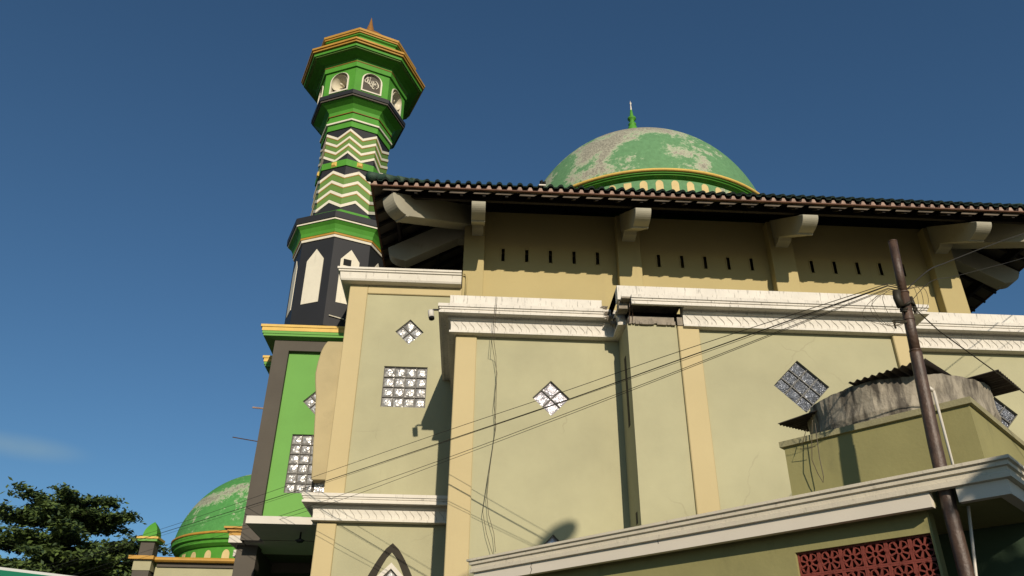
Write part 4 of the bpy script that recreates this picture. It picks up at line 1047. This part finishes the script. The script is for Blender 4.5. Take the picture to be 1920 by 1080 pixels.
for i in range(4):
    s0 = pp(5.20 - .02 * i) + Vector((-.05, -.03, 0)); s1 = pp(4.88 + .03 * rl.random()) + Vector((-.05, -.04, 0)); dx = -.18 - .07 * i + rl.uniform(-.03, .03)
    MB().tube(smooth_path([s0, s0 + Vector((dx * .5, 0, .01)), s0 + Vector((dx, .01, -.09 - .03 * i)), s1 + Vector((dx * .62, 0, -.03 - .02 * rl.random())), s1]), 0.0024, 5).build('cable_loop', 'thinwire', pole)
for i in range(3):
    s0 = pp(5.22) + Vector((.03, -.03, 0)); dx = .07 + .05 * i
    MB().tube(smooth_path([s0, s0 + Vector((dx * .8, 0, .03)), s0 + Vector((dx, 0, -.05)), s0 + Vector((dx * .8, 0, -.17)), pp(4.97) + Vector((.05, -.03, 0))]), 0.0024, 5).build('cable_loop', 'thinwire', pole)

# overhead cables: along the vertical plane through pole, heading back-left
bw = R(130.5); wd = Vector((math.cos(bw), math.sin(bw), 0)); W0 = Vector((3.69, 6.02, 0))
cab = {
 'A': ([(0, 5.26), (2.42, 5.355), (3.94, 5.385), (6.17, 5.452), (9.5, 5.53), (15.2, 5.66), (22, 5.9), (34, 6.3)], 0.0036, 'topmost thin overhead cable strung from the rusty pole to the far left'),
 'B': ([(0, 5.24), (2.43, 5.255), (3.95, 5.262), (6.15, 5.305), (8.64, 5.36), (11.1, 5.42), (15.0, 5.56), (22, 5.8), (34, 6.15)], 0.0058, 'thick black overhead cable, second from the top, strung from the rusty pole'),
 'E': ([(0, 5.235), (1.5, 5.228), (3.4, 5.243), (6.15, 5.292), (8.64, 5.335), (11.1, 5.38), (15.0, 5.50), (22, 5.72), (34, 6.05)], 0.0025, 'thin cable running just beneath the thick overhead cable'),
 'C': ([(0, 5.215), (2.44, 5.133), (4.12, 5.091), (6.14, 5.053), (8.46, 5.045), (11.24, 5.06), (14.6, 5.25), (22, 5.4), (34, 5.7)], 0.0034, 'overhead cable, second from the bottom, sagging in front of the sage walls'),
 'D': ([(0, 5.205), (2.44, 5.113), (4.05, 5.062), (6.13, 5.012), (8.68, 4.965), (10.9, 4.99), (14.6, 5.12), (22, 5.3), (34, 5.6)], 0.0030, 'lowest overhead cable sagging in front of the sage walls'),
}
for k, (pts, r_, lb) in cab.items():
    P_ = [pp(pts[0][1])]
    for i in range(len(pts) - 1):
        s0, z0 = pts[max(i - 1, 0)]; s1, z1 = pts[i]; s2, z2 = pts[i + 1]; s3, z3 = pts[min(i + 2, len(pts) - 1)]
        m1 = (z2 - z0) / (s2 - s0); m2 = (z3 - z1) / (s3 - s1); h = s2 - s1
        for t in [j / 8 for j in range(8)]:
            z = (2 * t ** 3 - 3 * t * t + 1) * z1 + (t ** 3 - 2 * t * t + t) * h * m1 + (-2 * t ** 3 + 3 * t * t) * z2 + (t ** 3 - t * t) * h * m2
            P_.append(W0 + wd * (s1 + h * t) + Vector((0, 0, z)))
    P_.append(W0 + wd * pts[-1][0] + Vector((0, 0, pts[-1][1])))
    tag(MB().tube(P_, r_, 6).build('overhead_cable', 'cable', None, smooth=True), lb, 'cable', 'overhead cables from the pole')

# ---------------------------------------------------------------- pixel rays (measuring helper, same camera as above)
CMW = cam.matrix_world.copy()
def ray(px, py): return CMW.to_3x3() @ Vector((px - 960, 540 - py, -F_PX))
def aty(px, py, Y):
    d = ray(px, py); return Vector((0, 0, CAM_H)) + d * (Y / d.y)

b = MB(); b.tube([pp(5.05) + Vector((.05, -.02, 0)), aty(1760, 620, 6.2), aty(1880, 707, 6.6), aty(1925, 740, 6.8), aty(2100, 880, 7.6)], 0.006, 6)
b.tube([aty(1879, 706, 6.59), aty(1883, 710, 6.6)], 0.014, 6)
tag(b.build('guy_wire', 'cable'), 'thin wire slanting down to the right from the rusty pole', 'cable')
tag(MB().tube(smooth_path([pp(5.24) + Vector((.04, 0, 0)), aty(1742, 506, 6.4), aty(1775, 492, 7.0), aty(1840, 466, 7.6), aty(1925, 436, 8.4), aty(2100, 380, 10)]), 0.006, 6).build('overhead_cable', 'cable'), 'dark cable rising to the right from the pole top under the eave', 'cable')
tag(MB().tube(smooth_path([pp(5.10) + Vector((.04, 0, 0)), aty(1745, 528, 6.5), aty(1790, 518, 7.0), aty(1860, 500, 7.6), aty(1925, 482, 8.4), aty(2100, 430, 10)]), 0.003, 6).build('overhead_cable', 'cable'), 'thinner cable rising to the right below the dark one under the eave', 'cable')

# white plastic pipe beside pole
q0 = AN @ Vector((5.60, 0.30, 4.05))
b = MB(); b.tube([AN @ Vector(q) for q in ((5.365, .84, 4.50), (5.355, .84, 3.62), (5.50, .45, 3.45), (5.545, .30, 3.43), (5.447, .30, 2.78), (5.40, .30, 0))], 0.0125, 12)
b.tube([AN @ Vector(q) for q in ((5.34, .80, 4.53), (5.366, .82, 4.495))], 0.018, 12)
tag(b.build('plastic_pipe', 'pvc', None, smooth=True), 'thin white plastic pipe standing beside the rusty pole', 'pipe')

# hanging wires on middle wall
for i, (lb, P_) in enumerate((('left of two thin hanging wires on the middle sage wall', [(930, 556), (922, 640), (926, 665), (932, 700), (926, 760), (930, 800), (914, 900), (905, 960), (912, 1000), (921, 1030), (926, 1045)]),
                ('right of two thin hanging wires on the middle sage wall', [(932, 558), (926, 640), (930, 668), (931, 705), (930, 760), (928, 810), (918, 880), (913, 930), (916, 965), (926, 1000), (929, 1035)]))):
    tag(MB().tube([aty(x, y, 11.52) if y > 640 else aty(x, y, 11.27) for x, y in P_], 0.0038, 5).build('hanging_wire', 'thinwire'), lb, 'wire', 'hanging wires on the middle wall')
# wire loop hanging from tank
b = MB(); LP = [(4.20, 0.80, 4.50), (4.155, 0.80, 4.30), (4.12, .80, 4.1), (4.155, .80, 3.95), (4.19, .80, 3.86), (4.205, .80, 3.92), (4.20, .80, 4.1), (4.21, .80, 4.3), (4.22, .80, 4.46)]
b.tube([AN @ Vector(p) for p in LP], 0.0042, 5)
b.tube([AN @ Vector(p) for p in [(4.12, .80, 4.42), (4.06, .80, 4.30), (4.02, .80, 4.235), (4.12, .80, 4.225), (4.18, .80, 4.225)]], 0.0035, 5)
tag(b.build('wire_loop', 'thinwire'), 'loose wire loop hanging over the left end of the rooftop plinth', 'wire')
# thin pipe on the upper wall
b = MB().tube([(-0.30, 13.96, 9.95), (-0.25, 13.96, 9.93), (-0.24, 13.96, 9.85), (-0.245, 13.96, 9.4)], 0.018, 10)
tag(b.build('drain_pipe', 'uptan', None, smooth=True), 'thin cream pipe running down the left pilaster of the upper storey', 'pipe')

# cctv camera on the cornice corner
cc = thing('security_camera', 'small white bullet security camera on the left corner of the middle cornice', 'camera', (-0.71, 11.36, 7.54))
MB().tube([(-0.745, 11.36, 7.67), (-0.74, 11.35, 7.63), (-0.725, 11.33, 7.54)], 0.048, 16).build('camera_body', 'cleanwhite', cc, smooth=True)
MB().tube([(-0.724, 11.328, 7.542), (-0.72, 11.32, 7.51)], 0.045, 16).build('lens', 'hole', cc, smooth=True)
MB().tube([(-0.74, 11.37, 7.68), (-0.70, 11.38, 7.71), (-0.60, 11.38, 7.71)], 0.016, 10).build('camera_arm', 'black', cc, smooth=True)

# debris / nest on the eave
b = MB()
for i in range(16):
    a = random.uniform(0, 6.28); x = 1.16 + random.uniform(-.05, .05)
    b.tube([(x, 12.38, 11.06), (x + math.cos(a) * .04, 12.38 + math.sin(a) * .04, 11.09 + random.uniform(0.02, .09)), (x + math.cos(a) * .06, 12.38, 11.13 + random.uniform(0, .05))], 0.014, 5)
tag(b.build('twig_clump', 'hole'), 'small dark clump of twigs sitting on the tile eave left of the dome', 'debris')
b = MB().box(1.11, 1.24, 12.34, 12.37, 11.045, 11.07)
tag(b.build('paper_scrap', 'pvc'), 'small white scrap lying on the tile edge under the twig clump', 'litter')

# ================================================================ tree on the left
tree = thing('tree', 'dark leafy tree with layered branches left of the domed building', 'tree', (-17.2, 35, 0))
rt = random.Random(3)
trk = MB(); crown = MB()
trk.tube([(-17.2, 35, 0), (-17.1, 35, 3), (-17.3, 35.1, 6), (-17.1, 35, 8.6), (-17.0, 35, 10.2)], 0.3, 10, rs=[0.38, 0.3, 0.24, 0.14, 0.05])
def leafquad(p, s_, flat=0.65):
    n_ = Vector((rt.gauss(0, flat), rt.gauss(-.25, flat), 1)).normalized(); a = n_.orthogonal().normalized()
    a.rotate(Matrix.Rotation(rt.uniform(0, 6.28), 3, n_)); c_ = n_.cross(a)
    crown.add([p + a * s_, p + c_ * s_ * .45, p - a * s_, p - c_ * s_ * .45], [(0, 1, 2, 3)])
limbs = []
for zz_ in (2.6, 3.4):
    for i in range(9): limbs.append((zz_ + rt.uniform(-.2, .2), i * .7 + zz_, rt.uniform(3.0, 4.6)))
for z, ln, cnt in ((4.2, 3.6, 8), (5.4, 4.6, 9), (6.6, 4.9, 9), (7.6, 4.5, 9), (8.5, 3.5, 8), (9.4, 2.6, 7), (10.2, 1.9, 6)):
    for i in range(cnt):
        a = 2 * math.pi * i / cnt + rt.uniform(-.3, .3) + z; l_ = ln * rt.uniform(.7, 1.1)
        limbs.append((z + rt.uniform(-.25, .25), a, l_))
limbs += [(6.7, 0.05, 6.3), (7.3, -0.05, 5.6), (6.1, 0.15, 5.0), (8.2, -.3, 4.6), (5.6, -.2, 5.6), (9.6, -.15, 2.9)]
for z, a, l_ in limbs:
    p0 = Vector((-17.2, 35, z - .3)); d = Vector((math.cos(a), math.sin(a), 0)); pts = []
    for k in range(6):
        t = k / 5; pts.append(p0 + d * l_ * t + Vector((0, 0, 0.75 * t ** 0.8 - .25 * t * t)))
    trk.tube(pts, .06, 6, rs=[0.09, 0.07, 0.055, 0.04, 0.025, 0.01])
    for c in range(int(32 * l_ / 3.5)):
        t = 0.22 + 0.78 * rt.random() ** 0.8
        cc_ = p0 + d * l_ * t + Vector((0, 0, 0.75 * t ** .8 - .25 * t * t)) + Vector((rt.gauss(0, .30), rt.gauss(0, .45), rt.gauss(.03, .08)))
        for q in range(40):
            p = cc_ + Vector((rt.gauss(0, .19), rt.gauss(0, .22), rt.gauss(0, .075)))
            leafquad(p, rt.uniform(.09, .16))
trk.build('trunk', 'bark', tree, smooth=True)
crown.build('crown', 'leaf', tree, fixn=False)

# a low street tree behind the viewer, right: its tip shades the right end of the canopy
st = thing('tree', 'low leafy street tree beside the annex, behind the viewpoint', 'tree', (6.1, -1.5, 0))
trk = MB(); crown = MB()
trk.tube([(6.1, -1.5, 0), (6.15, -1.5, 2.5), (6.05, -1.45, 4.0), (6.1, -1.5, 5.2)], 0.12, 8, rs=[0.14, 0.11, 0.08, 0.03])
for i in range(210):
    lx_ = 10.82 + 5.1 * rt.random() ** 0.9; c_ = AN @ Vector((lx_, -3.4 + rt.uniform(-.15, .15) * (1 if lx_ < 11.6 else 4), 0)); c_.z = rt.uniform(5.35, 5.6) if lx_ < 11.25 else rt.uniform(3.9, 5.70)
    for q in range(60): leafquad(c_ + Vector((rt.gauss(0, .13), rt.gauss(0, .13), rt.gauss(0, .09))), rt.uniform(.06, .11), 0.9)
trk.build('trunk', 'bark', st, smooth=True); crown.build('crown', 'leaf', st, fixn=False)

# street lamp behind the viewer: its head throws the soft blot on the middle wall
sl_ = thing('street_lamp', 'grey street lamp with a tilted oval head, across the road behind the viewpoint', 'street lamp', (1.40, -2.4, 0))
MB().tube([(1.40, -2.4, 0), (1.40, -2.4, 4), (1.40, -2.4, 8.45)], 0.06, 14, rs=[0.09, 0.07, 0.045]).build('post', 'greyframe', sl_, smooth=True)
MB().tube(smooth_path([(1.40, -2.4, 8.4), (1.55, -2.4, 8.62), (2.1, -2.4, 8.86), (2.7, -2.4, 9.12)]), 0.025, 10).build('arm', 'greyframe', sl_, smooth=True)
b = MB(); pts_ = [(2.62, -2.4, 9.05), (2.70, -2.4, 9.11), (2.80, -2.4, 9.18), (2.95, -2.4, 9.29), (3.08, -2.4, 9.38), (3.17, -2.4, 9.45), (3.21, -2.4, 9.48)]
b.tube(pts_, 0.1, 20, rs=[0.03, 0.10, 0.135, 0.15, 0.13, 0.08, 0.01]); b.build('lamp_head', 'greyframe', sl_, smooth=True)

# ================================================================ green street sign, bottom left
sg = thing('street_sign', 'green sign board with white edge in front of the tree', 'sign', (-5.6, 9.2, 0), R(37.6))
SM = Matrix.Translation((-5.6, 9.2, 0)) @ Matrix.Rotation(R(37.6), 4, 'Z')
p0 = aty(0, 1063, 9.6); zt = p0.z
lx = (SM.inverted() @ p0)
x0 = lx.x - 0.6; x1 = lx.x + 2.4; yb = lx.y
MB().box(x0, x1, yb, yb + 0.03, zt - 1.0, zt).build('sign_rim', 'signwhite', sg, local=True)
MB().box(x0 + .03, x1 - .03, yb - 0.004, yb - 0.0005, zt - .97, zt - 0.03).build('sign_face', 'signgreen', sg, local=True)
b = MB()
def glyph(pl):
    for a, c in zip(pl, pl[1:]):
        a = Vector((a[0], 0, a[1])); c = Vector((c[0], 0, c[1])); d = (c - a).normalized(); n_ = Vector((-d.z, 0, d.x)) * .012
        b.extrude([a - n_ + Vector((0, yb - .008, 0)), a + n_ + Vector((0, yb - .008, 0)), c + n_ + Vector((0, yb - .008, 0)), c - n_ + Vector((0, yb - .008, 0))], (0, .003, 0))
gx = (SM.inverted() @ aty(11, 1080, 9.62)).x; gz = zt - 0.115
glyph([(gx, gz - .2), (gx + .02, gz), (gx + .07, gz - .12), (gx + .12, gz), (gx + .14, gz - .2)])
b.build('lettering', 'signwhite', sg, local=True)
MB().tube([(x0 + 1.5, yb + .06, 0), (x0 + 1.5, yb + .06, zt)], 0.04, 12).build('sign_post', 'greyframe', sg, local=True)
